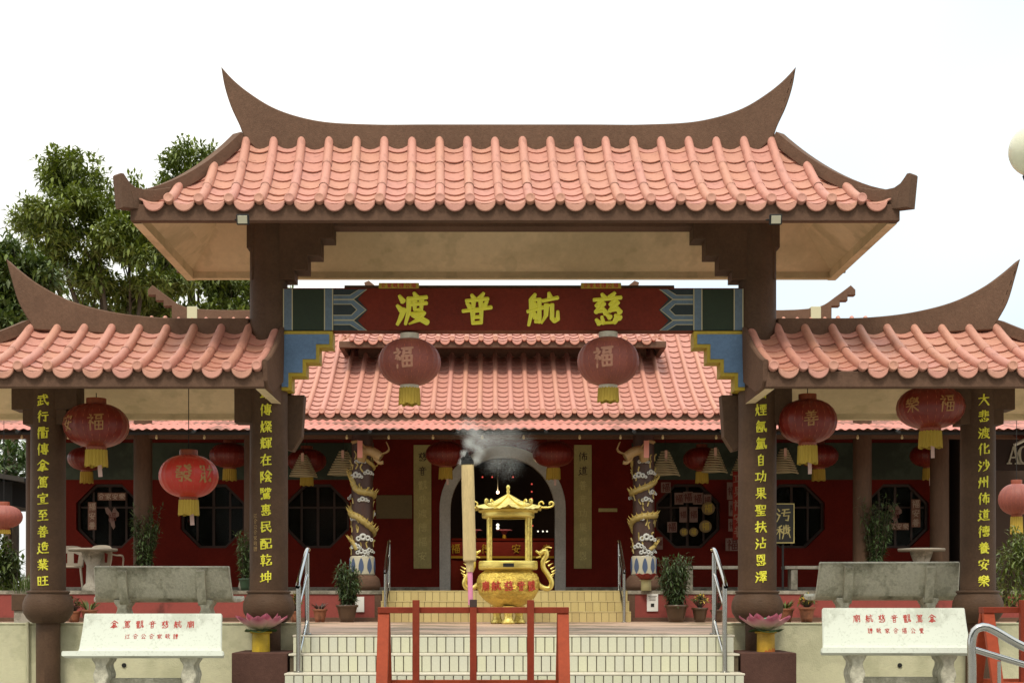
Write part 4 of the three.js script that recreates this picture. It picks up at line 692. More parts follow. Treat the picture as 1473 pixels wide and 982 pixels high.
// ---------- incense burner ----------
{
  const D = 21.7, g = thing('incense_burner', 'gold incense burner with pavilion roof and dragon handles on the terrace', 'incense burner', [SX(731, D), 0.57, SZ(D)]), K = D / 2000, y = (py) => SY(py, D) - 0.57, m = M.burnergold;
  const chased = mat(rgb(0.86, 0.66, 0.15), 0.42, { metalness: 0.8, map: T.tarnish, bumpMap: T.grain, bumpScale: 0.02 });
  for (let k = 0; k < 3; k++) { const t = k * Math.PI * 2 / 3; part(g, 'leg', lathe([[0.0001, 0], [0.1, 0], [0.105, 0.03], [0.075, 0.07], [0.06, 0.13], [0.085, 0.22], [0.1, 0.28]], 8), m, [Math.sin(t) * 0.2, 0, Math.cos(t) * 0.2], [0.0, t, 0]); }
  const prof = new THREE.CatmullRomCurve3([[0.05, 872], [0.2, 872], [0.31, 867], [0.42, 858], [0.475, 848], [0.488, 840], [0.475, 832], [0.44, 826], [0.38, 822], [0.37, 819]].map(([r, q]) => V(r, y(q), 0)));
  const bowl = part(g, 'bowl', grid(150, 44, (a, b) => { const c = prof.getPoint(b), t = a * Math.PI * 2, n = 0.008 * Math.sin(t * 22 + 2.2 * Math.sin(b * 31)) * Math.sin(b * 40 + 1.7 * Math.sin(t * 13)) + 0.004 * Math.sin(t * 47 + b * 60), r = c.x + n * sm(0, 0.2, b) * (1 - sm(0.86, 1, b)); return V(Math.sin(t) * r, c.y + n * 0.4, Math.cos(t) * r); }), chased);
  part(g, 'rim', lathe([[0.37, y(820)], [0.45, y(819)], [0.462, y(817)], [0.462, y(809)], [0.45, y(807)], [0.36, y(807)], [0.0001, y(809)]], 48), m);
  part(g, 'plate', grid(6, 1, (a, b) => { const t = (a - 0.5) * 0.36; return V(Math.sin(t) * 0.466, y(816) + b * 0.055, Math.cos(t) * 0.466); }), M.black);
  for (let i = 0; i < 5; i++) { const R = 0.487, t0 = (i - 2) * 0.4; part(bowl, 'character', glyph('廟航慈音觀'[i], 0.145, 0.012, (a, b, h) => { const t = t0 + a / R, rr0 = R + 0.008 + h - 0.6 * b * b; return V(Math.sin(t) * rr0, y(843) + b, Math.cos(t) * rr0); }, 12), mat(rgb(0.42, 0.05, 0.02), 0.5)); }
  for (const [a, b] of [[-0.285, 0.2], [0.295, 0.2], [-0.3, -0.2], [0.345, -0.2]]) part(g, 'post', cyl(0.036, 0.036, y(741) - y(808), a, y(808), b, 12), m);
  part(g, 'ring_beam', lathe([[0.3, y(745)], [0.405, y(745)], [0.41, y(743)], [0.41, y(735)], [0.38, y(733)]], 6 * 4), m);
  // six-sided roof, ribbed, with curled corners
  const rf = [], N = 6, Rr = 0.585;
  const roof = part(g, 'roof', grid(72, 8, (a, b) => { const t = a * Math.PI * 2 + Math.PI / 6, seg = Math.PI / 3, w = ((t % seg) + seg) % seg - seg / 2, poly = Math.cos(seg / 2) / Math.cos(w), r = Rr * (1 - b * 0.97) * lerp(poly, 1, 0.1); const corner = Math.pow(Math.abs(w) / (seg / 2), 4) * 0.05 * (1 - b); return V(Math.sin(t) * r, y(734) + (y(712) - y(734)) * (0.55 * b + 0.45 * b * b) + corner + 0.006 * Math.cos(a * 2 * Math.PI * 36) * (1 - b), Math.cos(t) * r); }), m);
  for (let k = 0; k < 6; k++) { const t = k * Math.PI / 3 + Math.PI / 6 + Math.PI / 6 * 0, s = Math.sin(t), c = Math.cos(t), P = (r, h) => V(s * r, y(734) + h, c * r); part(roof, 'hip', tube([P(0.02, y(712) - y(734)), P(0.28, 0.10), P(0.5, 0.045), P(0.6, 0.05)], 0.016, 14, 6), m); part(roof, 'curl', [tube([P(0.52, 0.05), P(0.62, 0.045), P(0.7, 0.075), P(0.7, 0.125), P(0.65, 0.125), P(0.645, 0.09)], 0.017, 18, 6), tube([P(0.5, 0.06), P(0.48, 0.11), P(0.53, 0.14), P(0.555, 0.1)], 0.014, 12, 6)], m); }
  part(roof, 'eave_ring', lathe([[0.36, y(737)], [0.46, y(736.5)], [0.47, y(734)], [0.4, y(732)]], 6 * 4), m);
  part(roof, 'finial', lathe([[0.0001, 0.16], [0.02, 0.15], [0.034, 0.12], [0.02, 0.085], [0.03, 0.06], [0.02, 0.03], [0.03, 0]], 14, 0, y(712), 0), m);
  for (const s of [-1, 1]) {
    const h = part(g, 'handle', [tube([[s * 0.44, y(838), 0], [s * 0.54, y(845), 0], [s * 0.64, y(846), 0], [s * 0.68, y(838), 0], [s * 0.62, y(826), 0], [s * 0.55, y(816), 0], [s * 0.55, y(806), 0], [s * 0.6, y(798), 0], [s * 0.58, y(792), 0], [s * 0.5, y(796), 0]].map((q) => V(...q)), 0.04, 40, 8)], m);
    const fins = []; for (let k = 0; k < 9; k++) { const u = k / 8, X = s * lerp(0.66, 0.62, u), Y = lerp(y(832), y(796), u) ; const w = 0.05 * Math.sin(u * 6); fins.push(taper([X + s * (w - 0.02), Y, 0], [X + s * (w + 0.05), Y + 0.045, 0], 0.02, 0.002, 5)); }
    part(h, 'fins', fins, m); part(h, 'horns', [tube([[s * 0.55, y(791), 0.02], [s * 0.6, y(787), 0.04], [s * 0.68, y(788), 0.05]], 0.011, 8, 5), tube([[s * 0.55, y(791), -0.02], [s * 0.6, y(787), -0.04], [s * 0.68, y(788), -0.05]], 0.011, 8, 5), taper([s * 0.52, y(797), 0], [s * 0.43, y(792), 0], 0.03, 0.016, 6), taper([s * 0.51, y(800), 0], [s * 0.44, y(802), 0], 0.022, 0.012, 6)], m);
  }
}
// ---------- lanterns ----------
const lanternBody = (R, H) => grid(96, 20, (a, b) => { const t = a * Math.PI * 2, f = -Math.PI / 2 * 0.84 + b * Math.PI * 0.84, pleat = 1 - 0.02 * Math.pow(Math.abs(Math.cos(t * 12)), 6), r = R * Math.pow(Math.cos(f), 0.86) * pleat; return V(Math.sin(t) * r, H / 2 * Math.sin(f) / Math.sin(Math.PI / 2 * 0.84), Math.cos(t) * r); });
function lantern(label, px, py, D, wpx, hpx, o = {}) {
  const K = D / 2000, R = wpx / 2 * K, H = hpx * K, g = thing('lantern', label, 'lantern', [SX(px, D), SY(py, D), SZ(D)], o.turn || 0, o.group);
  const b = part(g, 'shade', lanternBody(R, H), o.mat || M.lantern); scaleUV(b.geometry, 3, 1);
  const ribs = []; for (let k = 0; k < 24; k++) { const t = (k + 0.5) / 24 * Math.PI * 2, pts = []; for (let i = 0; i <= 8; i++) { const f = -Math.PI / 2 * 0.84 + i / 8 * Math.PI * 0.84, r = R * 1.003 * Math.pow(Math.cos(f), 0.86); pts.push(V(Math.sin(t) * r, H / 2 * Math.sin(f) / Math.sin(Math.PI / 2 * 0.84), Math.cos(t) * r)); } ribs.push(tube(pts, R * 0.0055, 10, 4)); }
  part(b, 'rib', merge(ribs), o.rib || (M.ribgold ??= mat(rgb(0.45, 0.12, 0.05), 0.45))).userData.kind = 'stuff';
  const cr = R * 0.30;
  part(g, 'top_collar', lathe([[cr * 0.8, 0.06], [cr * 1.02, 0.06], [cr * 1.02, -0.01], [cr, -0.02]], 20, 0, H / 2, 0), o.cap || M.collar);
  part(g, 'bottom_collar', lathe([[cr, 0.02], [cr * 1.02, 0.01], [cr * 1.02, -0.035], [cr * 0.8, -0.04]], 20, 0, -H / 2, 0), o.cap || M.collar);
  const tl = (o.tassel ?? 26) * K;
  part(g, 'tassel', grid(72, 4, (a, c) => { const t = a * Math.PI * 2, r = cr * (1.02 + 0.08 * (1 - c)) * (1 + 0.09 * Math.sin(t * 18)); return V(Math.sin(t) * r, -H / 2 - 0.03 - tl * (1 - c) * (1 + 0.05 * Math.sin(t * 7)), Math.cos(t) * r); }), M.tassel);
  if (o.tagged !== false) part(g, 'wish_tag', box(0.045, 0.15, 0.004, o.tagx || 0, -H / 2 - tl - 0.14, cr * 0.3, 0), mat(o.tagc || rgb(0.62, 0.42, 0.38), 0.7), [0, 0, 0], [0.1, 0.3, 0.05]);
  const up = o.hang ?? 0.2; part(g, 'hanging_wire', [bar([0, H / 2 + 0.04, 0], [0, H / 2 + up, 0], 0.005, 5), bar([-cr * 0.8, H / 2 + 0.05, 0], [cr * 0.8, H / 2 + 0.05, 0], 0.006, 5)], M.black);
  for (const [ch, t0, size] of o.text || []) part(b, 'character', glyph(ch, size, 0.002, (a, q, h) => { const yy = q + (o.ty || 0.0), f = Math.asin(Math.max(-1, Math.min(1, yy / (H / 2) * Math.sin(Math.PI / 2 * 0.84)))), r = R * Math.pow(Math.cos(f), 0.86) + 0.006 + h, t = t0 + a / r; return V(Math.sin(t) * r, yy, Math.cos(t) * r); }, o.weight || 8), o.ink || (M.lantink ??= mat(rgb(0.36, 0.18, 0.06), 0.5)));
  return g;
}
M.collar = mat(rgb(0.24, 0.05, 0.02), 0.5);
const gl = 'red lanterns hung in the gate';
lantern('faded red lantern under the name board with a tassel of straight gold threads', 589, 521, 15.25, 90, 66, { mat: M.lanternfaded, hang: 0.27, tassel: 24, tagged: false, group: gl, text: [['福', -0.15, 0.21]], weight: 13, ink: M.fadeink ??= mat(rgb(0.42, 0.20, 0.13), 0.7), cap: M.nosing });
lantern('faded red lantern under the name board with a tattered tassel', 875, 520, 15.25, 89, 68, { mat: M.lanternfaded, hang: 0.28, tassel: 20, tagged: false, group: gl, text: [['福', -0.15, 0.21]], weight: 13, ink: M.fadeink ??= mat(rgb(0.42, 0.20, 0.13), 0.7), cap: M.nosing, turn: -0.1 });
lantern('large dark red lantern hung close under the side roof, above the plastic chairs', 138, 612, 15.2, 93, 62, { hang: 0.12, tassel: 24, group: gl, text: [['福', 0.25, 0.17], ['安', -0.75, 0.17]] });
lantern('bright red lantern with two large gold characters hung on a long wire', 271, 685, 15.4, 85, 60, { mat: phys(rgb(0.56, 0.035, 0.02), 0.42, { transmission: 0.12, thickness: 0 }), hang: 0.95, tassel: 22, group: gl, text: [['發', 0.02, 0.18], ['財', 0.85, 0.18]], ty: 0.01, weight: 10 });
lantern('dark red lantern with gold brocade hung on a hook beside the tall column', 1162, 606, 15.2, 84, 62, { hang: 0.3, tassel: 26, group: gl, text: [['善', -0.1, 0.16]] });
lantern('large dark red lantern touching the side roof, its tassel split in two', 1339, 586, 15.2, 96, 60, { hang: 0.1, tassel: 24, group: gl, text: [['福', 0.2, 0.17], ['樂', -0.85, 0.16]] });
const pg = 'lanterns hung under the temple porch', dim = M.lantern;
const porchSpots = [[124, 660, 54, 'above the window behind the plastic chairs'], [330, 655, 58, 'just behind the tall column with side inscription'], [441, 663, 56, 'behind a coil of incense, over a plain window'], [641, 653, 58, 'by the arched door, on the notice board side'], [796, 653, 60, 'by the arched door, on the small name plate side'], [1010, 660, 54, 'over the poster-covered window'], [1178, 656, 56, 'behind the hooked lantern near the black signboard'], [1337, 655, 54, 'under the lantern with a split tassel']];
for (const [px, py, w, where] of porchSpots) lantern('dim red porch lantern ' + where, px, py, 26, w, w * 0.6, { group: pg, tassel: 16, hang: 0.5, tagged: rnd() < 0.5 });
lantern('sun-faded red lantern outside the porch post near the leafy tree', 5, 743, 22.5, 52, 32, { mat: M.lanternfaded, tassel: 6, hang: 1.4, tagged: false });
lantern('sun-faded red lantern with gold tassel before the dark sign', 1463, 718, 20.5, 50, 44, { mat: M.lanternfaded, tassel: 24, hang: 1.3, tagged: false });

// ---------- incense coils ----------
for (const [px, py, w, h, where] of [[436, 668, 46, 36, 'beside a dim lantern, over a plain octagonal window'], [494, 664, 54, 40, 'next to the dragon column by the dense bush'], [957, 664, 48, 40, 'next to the dragon column by the offering bowl'], [1028, 660, 42, 40, 'over the poster-covered window, beside a dim lantern'], [1070, 664, 44, 40, 'half hidden behind the tall gate column'], [1128, 661, 46, 40, 'above the black signboard']]) {
  const D = 25.6, K = D / 2000, R = w * 0.43 * K, H = h * 0.9 * K, g = thing('incense_coil', 'cone of coiled incense hanging ' + where, 'incense coil', [SX(px, D), SY(py + h / 2, D), SZ(D)], 0, 'coned incense coils under the eave');
  const pts = [], turns = 10; for (let k = 0; k <= turns * 16; k++) { const u = k / (turns * 16), t = u * turns * Math.PI * 2, r = lerp(R, R * 0.22, u); pts.push(V(Math.cos(t) * r, H * u, Math.sin(t) * r)); }
  part(g, 'coil', new THREE.TubeGeometry(new THREE.CatmullRomCurve3(pts), 360, 0.017, 5), mat(rgb(0.40, 0.34, 0.20), 0.9));
  part(g, 'hanging_wire', [bar([0, H, 0], [0, H + 0.35, 0], 0.004, 5), bar([-R * 0.22, H, 0], [R * 0.22, H, 0], 0.005, 5)], M.black);
  part(g, 'wish_tag', box(0.05, 0.2, 0.004, 0, H * 0.55, R * 0.5, 0), mat(rgb(0.6, 0.38, 0.3), 0.7));
}

// ---------- leaves ----------
function leaves(list) { // [{p, d, l, w, c}] folded pointed leaves
  const P = [], Cc = []; const up = V(0, 1, 0), s = V(), n = V();
  for (const { p, d, l, w, c } of list) {
    s.crossVectors(d, up); if (s.lengthSq() < 1e-4) s.set(1, 0, 0); s.normalize(); n.crossVectors(s, d).normalize();
    const tip = p.clone().addScaledVector(d, l).addScaledVector(up, -l * 0.18), mid = p.clone().addScaledVector(d, l * 0.45), a = mid.clone().addScaledVector(s, w / 2).addScaledVector(n, w * 0.18), b = mid.clone().addScaledVector(s, -w / 2).addScaledVector(n, w * 0.18);
    for (const q of [p, a, mid, a, tip, mid, p, mid, b, mid, tip, b]) { P.push(q.x, q.y, q.z); Cc.push(c.r, c.g, c.b); }
  }
  const g = new THREE.BufferGeometry(); g.setAttribute('position', new THREE.Float32BufferAttribute(P, 3)); g.setAttribute('color', new THREE.Float32BufferAttribute(Cc, 3)); g.computeVertexNormals(); g.setAttribute('uv', new THREE.Float32BufferAttribute(new Float32Array(P.length / 3 * 2), 2)); return g;
}
const leafColor = (yellow = 0) => { const v = rr(0.6, 1.35); return rgb((0.05 + yellow * 0.085) * v, (0.10 + yellow * 0.085) * v, 0.012 * v * rr(0.6, 1.5)); };
const rdir = (up = 0) => { const a = rr(0, 6.283), y = rr(-1, 1); const r = Math.sqrt(1 - y * y); return V(Math.cos(a) * r, y + up, Math.sin(a) * r).normalize(); };
function crown(blobs, n, l, w, yellow = 0, big = 0) { // leaves in twig-end tufts spread through overlapping lobes
  const out = [];
  const fine = big ? blobs.flatMap(([x, y, z, a, b, c]) => Array.from({ length: big }, () => { const d = rdir(), r = 0.45 + 0.5 * rnd(), f = rr(0.16, 0.36); return [x + d.x * a * r, y + d.y * b * r, z + d.z * c * r, a * f, b * f * 0.8, c * f]; })) : blobs;
  const tot = fine.reduce((s, b) => s + b[3] * b[4] * b[5], 0);
  for (const [x, y, z, a, b, c] of fine) {
    const tufts = Math.max(3, Math.round(n * (a * b * c) / tot / 9));
    for (let k = 0; k < tufts; k++) { const d = rdir(), r = Math.pow(rnd(), 0.42), q = V(x + d.x * a * r, y + d.y * b * r, z + d.z * c * r), out0 = d.clone().multiplyScalar(0.6), col = yellow + rr(-0.25, 0.4); for (let i = 0; i < 9; i++) out.push({ p: q.clone().add(rdir().multiplyScalar(l * 0.7)), d: rdir(0.15).add(out0).normalize(), l: l * rr(0.7, 1.3), w: w * rr(0.7, 1.2), c: leafColor(col) }); }
  }
  return leaves(out);
}
function tree(name, label, base, trunkH, blobs, n, l, w, r, yellow, group) {
  const g = thing(name, label, 'tree', base, 0, group);
  const fork = V(rr(-0.2, 0.2), trunkH, 0);
  part(g, 'trunk', [tube([V(0, 0, 0), V(0.1, trunkH * 0.5, 0), fork], r, 12, 9), ...blobs.map((b) => { const e = V(b[0], b[1], b[2]), m = fork.clone().lerp(e, 0.5).add(V(0, 0.3, 0)); return merge([taper(fork.toArray(), m.toArray(), r * 0.7, r * 0.38, 7), taper(m.toArray(), e.toArray(), r * 0.38, r * 0.12, 6), ...[0, 1, 2, 3, 4].map(() => { const d = rdir(0.2); return taper(m.clone().lerp(e, rr(0.2, 1)).toArray(), [e.x + d.x * b[3] * 0.8, e.y + d.y * b[4] * 0.8, e.z + d.z * b[5] * 0.8], r * 0.12, r * 0.03, 4); })]); })], M.bark);
  part(g, 'crown', crown(blobs, n, l, w, yellow, name === 'broadleaf_tree' ? 24 : 0), M.leaf); return g;
}
{
  const D = 44, W = (px, py, rx, ry, dz = 0) => [SX(px, D) - SX(170, D), SY(py, D), dz, rx * D / 2000, ry * D / 2000, rx * D / 2000 * 0.9];
  const bx = SX(170, D), bz = SZ(D), tg = 'trees behind the temple';
  tree('broadleaf_tree', 'tall feathery green tree rising behind the side roof with a lobed crown', [bx, 0, bz], 5.5, [W(120, 262, 56, 50), W(85, 330, 48, 44, 1), W(178, 285, 52, 42, -1), W(150, 345, 75, 48, 1), W(40, 320, 26, 20), W(215, 330, 50, 42), W(190, 395, 95, 40), W(95, 400, 70, 34), W(60, 432, 70, 26, -2), W(150, 440, 80, 26, -2), W(240, 440, 70, 26, -2), W(330, 445, 60, 22, -2)], 33000, 0.25, 0.095, 0.2, 1.15);
  const W2 = (px, py, rx, ry, dz = 0) => [SX(px, 47) - SX(280, 47), SY(py, 47), dz, rx * 47 / 2000, ry * 47 / 2000, rx * 47 / 2000];
  tree('broadleaf_tree', 'feathery green tree standing directly behind the corner of the high gate roof', [SX(280, 47), 0, SZ(47)], 6, [W2(270, 232, 36, 32), W2(262, 275, 48, 34), W2(310, 320, 55, 50), W2(285, 380, 70, 45), W2(340, 425, 60, 30), W2(405, 440, 40, 22)], 19000, 0.25, 0.1, 0.2, 0.9);
  const W3 = (px, py, rx, ry, dz = 0) => [SX(px, 36) - SX(10, 36), SY(py, 36), dz, rx * 36 / 2000, ry * 36 / 2000, rx * 36 / 2000];
  tree('broadleaf_tree', 'dark green large-leaved tree behind the horn of the low side roof', [SX(10, 36), 0, SZ(36)], 4.5, [W3(22, 385, 42, 38), W3(-20, 420, 60, 60), W3(10, 455, 50, 40), W3(60, 395, 30, 18)], 14000, 0.25, 0.1, 0.2, 0.4);
  const W4 = (px, py, rx, ry, dz = 0) => [SX(px, 30) - SX(2, 30), SY(py, 30) - 0.3, dz, rx * 30 / 2000, ry * 30 / 2000, rx * 30 / 2000];
  tree('shrub', 'leafy shrub with sky showing through beside the porch post', [SX(2, 30), 0.3, SZ(30)], 0.9, [W4(0, 810, 32, 22), W4(18, 850, 30, 28), W4(-20, 790, 36, 24), W4(-10, 845, 28, 30)], 1500, 0.22, 0.07, 0.05, 0.3);
  tree('shrub', 'dark leafy tree behind the faded lantern outside the porch', [SX(-20, 33), 0, SZ(33)], 2.6, [[0, 4.1, 0, 1.3, 0.8, 1.2], [1.0, 4.3, -1, 0.9, 0.6, 1], [-1.4, 3.6, 0, 1.2, 1, 1]], 2400, 0.3, 0.1, 0.09, 0);
  const D5 = 19.5; const W5 = (px, py, rx, ry, dz = 0) => [SX(px, D5) - SX(1462, D5), SY(py, D5) - 0.57, dz, rx * D5 / 2000, ry * D5 / 2000, rx * D5 / 2000];
  tree('shrub', 'bright green feathery shrub beneath the dark sign', [SX(1462, D5), 0.57, SZ(D5)], 0.35, [W5(1458, 810, 24, 28), W5(1478, 790, 26, 30), W5(1452, 850, 20, 20), W5(1490, 850, 30, 26)], 1500, 0.16, 0.03, 0.03, 0.8);
}
// unseen trees added behind the camera to block low sky from the porch
for (let k = 0; k < 9; k++) { const x = -34 + k * 8.5 + rr(-1, 1), h = rr(11.5, 13.5); tree('added_shade_tree', 'large dark green tree added unseen behind the camera to shade the porch', [x, 0, 27 + rr(-1.5, 1.5)], 2.6, [[0, h - 2.4, 0, 4.2, 2.6, 3], [-2.2, h - 4.2, 0, 3.4, 2.6, 3], [2.2, h - 4.4, 0.5, 3.4, 2.6, 3], [0, h - 6.5, 0, 4.5, 2.4, 2.5], [0.5, h - 9, 0, 4.5, 2.2, 2.5]], 3800, 0.75, 0.42, 0.3, 0.1, 'added shade trees behind the camera'); }
// ---------- potted plants ----------
function potted(label, px, D, baseY, potW, potH, kind, top, o = {}) {
  const K = D / 2000, R = potW / 2 * K, H = potH * K, g = thing('potted_plant', label, 'potted plant', [SX(px, D), baseY, SZ(D)], rr(0, 6), o.group), pm = o.pot || M.terracotta;
  part(g, 'pot', lathe([[0.0001, 0.01], [R * 0.62, 0], [R * 0.72, H * 0.3], [R * 0.9, H * 0.86], [R, H * 0.86], [R * 1.02, H], [R * 0.88, H], [R * 0.84, H * 0.9]], 20), pm);
  part(g, 'soil', lathe([[0.0001, H * 0.9], [R * 0.86, H * 0.88]], 16), M.soil);
  const T0 = top * K - H, L = [], st = [];
  if (kind === 'bush') { const n = o.n || 26, sp = (o.spread || 20) * 1.3 * K; for (let k = 0; k < n; k++) { const a = rr(0, 6.28), rad = rr(0, R * 0.5), q = rr(0.2, 1), e = V(Math.cos(a) * sp * q * 0.8, H + T0 * rr(0.55, 1), Math.sin(a) * sp * q * 0.8), b = V(Math.cos(a) * rad, H * 0.9, Math.sin(a) * rad); st.push(taper(b.toArray(), e.toArray(), 0.008, 0.004, 4)); for (let i = 0; i < 40; i++) { const t = rr(0.05, 1.02), p = b.clone().lerp(e, t).add(rdir().multiplyScalar(0.03)); L.push({ p, d: rdir(0.25).add(V(Math.cos(a) * 0.3, 0, Math.sin(a) * 0.3)).normalize(), l: rr(0.08, 0.15), w: rr(0.022, 0.036), c: leafColor(o.yellow ?? 0.2) }); } } }
  else if (kind === 'flower') { for (let k = 0; k < 90; k++) { const d = rdir(0.5); d.y = Math.abs(d.y); const p = V(d.x * R * 0.9, H + T0 * 0.3 + d.y * T0 * 0.6, d.z * R * 0.9); L.push({ p, d: rdir(0.4), l: rr(0.05, 0.1), w: rr(0.025, 0.045), c: rnd() < (o.bloom || 0.3) ? (o.flower || rgb(0.6, 0.42, 0.03)) : leafColor(0.3) }); st.push(taper([0, H * 0.88, 0], p.toArray(), 0.004, 0.002, 3)); } }
  else { for (let k = 0; k < 34; k++) { const a = rr(0, 6.28), d = V(Math.cos(a) * 0.7, rr(0.5, 1.3), Math.sin(a) * 0.7).normalize(); L.push({ p: V(Math.cos(a) * R * 0.3, H * 0.9, Math.sin(a) * R * 0.3), d, l: T0 * rr(0.6, 1.2), w: rr(0.02, 0.04), c: o.col ? o.col.clone().multiplyScalar(rr(0.6, 1.2)) : leafColor(0.4) }); } }
  if (st.length) part(g, 'stem', st, M.bark);
  part(g, 'foliage', leaves(L), M.leaf); return g;
}
const Dp = 23.2, tY = 0.57, pots = 'plants in pots along the foot of the temple';
potted('dense dark green bush in a ringed brown pot left of a white notice', 499, Dp, tY, 32, 25, 'bush', 82, { n: 44, spread: 21, yellow: 0.0, pot: M.glazed, group: pots });
potted('tall dark green bush in a wide glazed brown pot beside the notice with a picture', 973, Dp, tY, 34, 25, 'bush', 96, { n: 46, spread: 27, yellow: 0.0, pot: M.glazed, group: pots });
potted('small terracotta pot with a spiky reddish succulent next to the dense bush', 460, Dp, tY, 21, 19, 'spike', 36, { col: rgb(0.09, 0.04, 0.02), group: pots });
potted('small dark pot of yellow flowers next to the tall bush', 1007, Dp, tY, 24, 21, 'flower', 40, { pot: M.glazed, group: pots });
potted('dark pot of red-leaved croton behind the steel handrail', 1032, Dp, tY, 20, 18, 'flower', 46, { pot: M.glazed, bloom: 0.8, flower: rgb(0.25, 0.03, 0.03), group: pots });
potted('terracotta pot with spiky green leaves beside the drum of the tall column', 1130, Dp, tY, 26, 20, 'spike', 42, { group: pots });
potted('square-shouldered terracotta pot with a low green plant behind the weathered bench', 1161, Dp - 0.2, tY, 24, 22, 'flower', 40, { bloom: 0, group: pots });
potted('terracotta pot of bright green leaves between the side column and the white bench', 128, Dp, tY, 24, 18, 'spike', 42, { group: pots });
potted('brown pot with reddish leaves just beside the drum of the side column', 106, Dp, tY, 20, 16, 'flower', 36, { bloom: 0.5, flower: rgb(0.2, 0.04, 0.03), group: pots });
potted('low pot of mixed leaves outside the side column drum', 36, Dp, tY, 24, 20, 'flower', 40, { bloom: 0.25, flower: rgb(0.3, 0.05, 0.05), group: pots });
potted('green shrub in a dark pot between the steel handrail and the column drum', 425, Dp, tY, 18, 16, 'flower', 42, { bloom: 0, group: pots });
const bam = 'bamboo plants standing on the temple porch';
potted('bushy bamboo in a tall pot on the porch next to the round table with chairs', 206, 25, TF, 26, 36, 'bush', 122, { n: 40, spread: 24, yellow: 0.1, group: bam });
potted('leafy bamboo in a green pot half hidden by the tall column', 352, 24.6, TF, 18, 18, 'bush', 92, { n: 24, spread: 15, yellow: 0.1, pot: mat(rgb(0.03, 0.06, 0.03), 0.4), group: bam });
potted('bushy bamboo in a tall pot on the porch before the window with scroll posters', 1262, 25, TF, 26, 36, 'bush', 135, { n: 40, spread: 26, yellow: 0.0, group: bam });
{ const D = 22.6, g = thing('planter_box', 'long brown planter box of grassy plants by the porch post', 'planter', [SX(36, D), 0.57, SZ(D)]); part(g, 'trough', box(0.36, 0.27, 0.3, 0, 0.2, 0, 0.01), M.glazed); part(g, 'stand', box(0.3, 0.2, 0.24, 0, 0, 0, 0.01), M.stone); const L = []; for (let k = 0; k < 70; k++) { const x = rr(-0.15, 0.15), z = rr(-0.1, 0.1); L.push({ p: V(x, 0.46, z), d: V(rr(-0.4, 0.4), 1, rr(-0.4, 0.4)).normalize(), l: rr(0.25, 0.5), w: 0.02, c: leafColor(0.3) }); } part(g, 'foliage', leaves(L), M.leaf); }

// ---------- bowls and paper notices at the temple front ----------
{ const D = 23.7, g = thing('offering_bowl', 'red lotus bowl on a small cream stand before the dragon column', 'bowl', [SX(931, D), TF, SZ(D) - 0.15]); part(g, 'stand', lathe([[0.0001, 0], [0.09, 0], [0.085, 0.17], [0.11, 0.175], [0.13, 0.185], [0.0001, 0.186]], 20), mat(rgb(0.45, 0.42, 0.22), 0.6)); part(g, 'bowl', grid(48, 6, (a, b) => { const t = a * Math.PI * 2, r = 0.05 + 0.13 * b + 0.012 * b * Math.sin(t * 8); return V(Math.sin(t) * r, 0.187 + 0.10 * b * b + 0.012 * b * Math.cos(t * 8), Math.cos(t) * r); }), mat(rgb(0.24, 0.02, 0.015), 0.4)); }
for (const [px, py0, py1, w, lab] of [[939, 854, 879, 16, 'white paper notice with a small picture stuck to the red plinth'], [517, 858, 880, 13, 'blank white paper half hidden behind the dense bush']]) {
  const D = 23.86, K = D / 2000, g = thing('paper_notice', lab, 'notice', [SX(px, D), SY(py1, D), SZ(D)]), W = w * K, H = (py1 - py0) * K;
  part(g, 'sheet', box(W, H, 0.004, 0, 0, -0.018, 0), M.paper);
  if (w > 14) { part(g, 'picture', box(W * 0.3, H * 0.2, 0.002, 0.0, H * 0.25, -0.014, 0), M.black); part(g, 'printed_line', [0.62, 0.7, 0.78, 0.86].map((f) => box(W * (0.55 + 0.2 * (f > 0.8)), H * 0.025, 0.002, 0, H * f, -0.014, 0)), M.wood); }
}
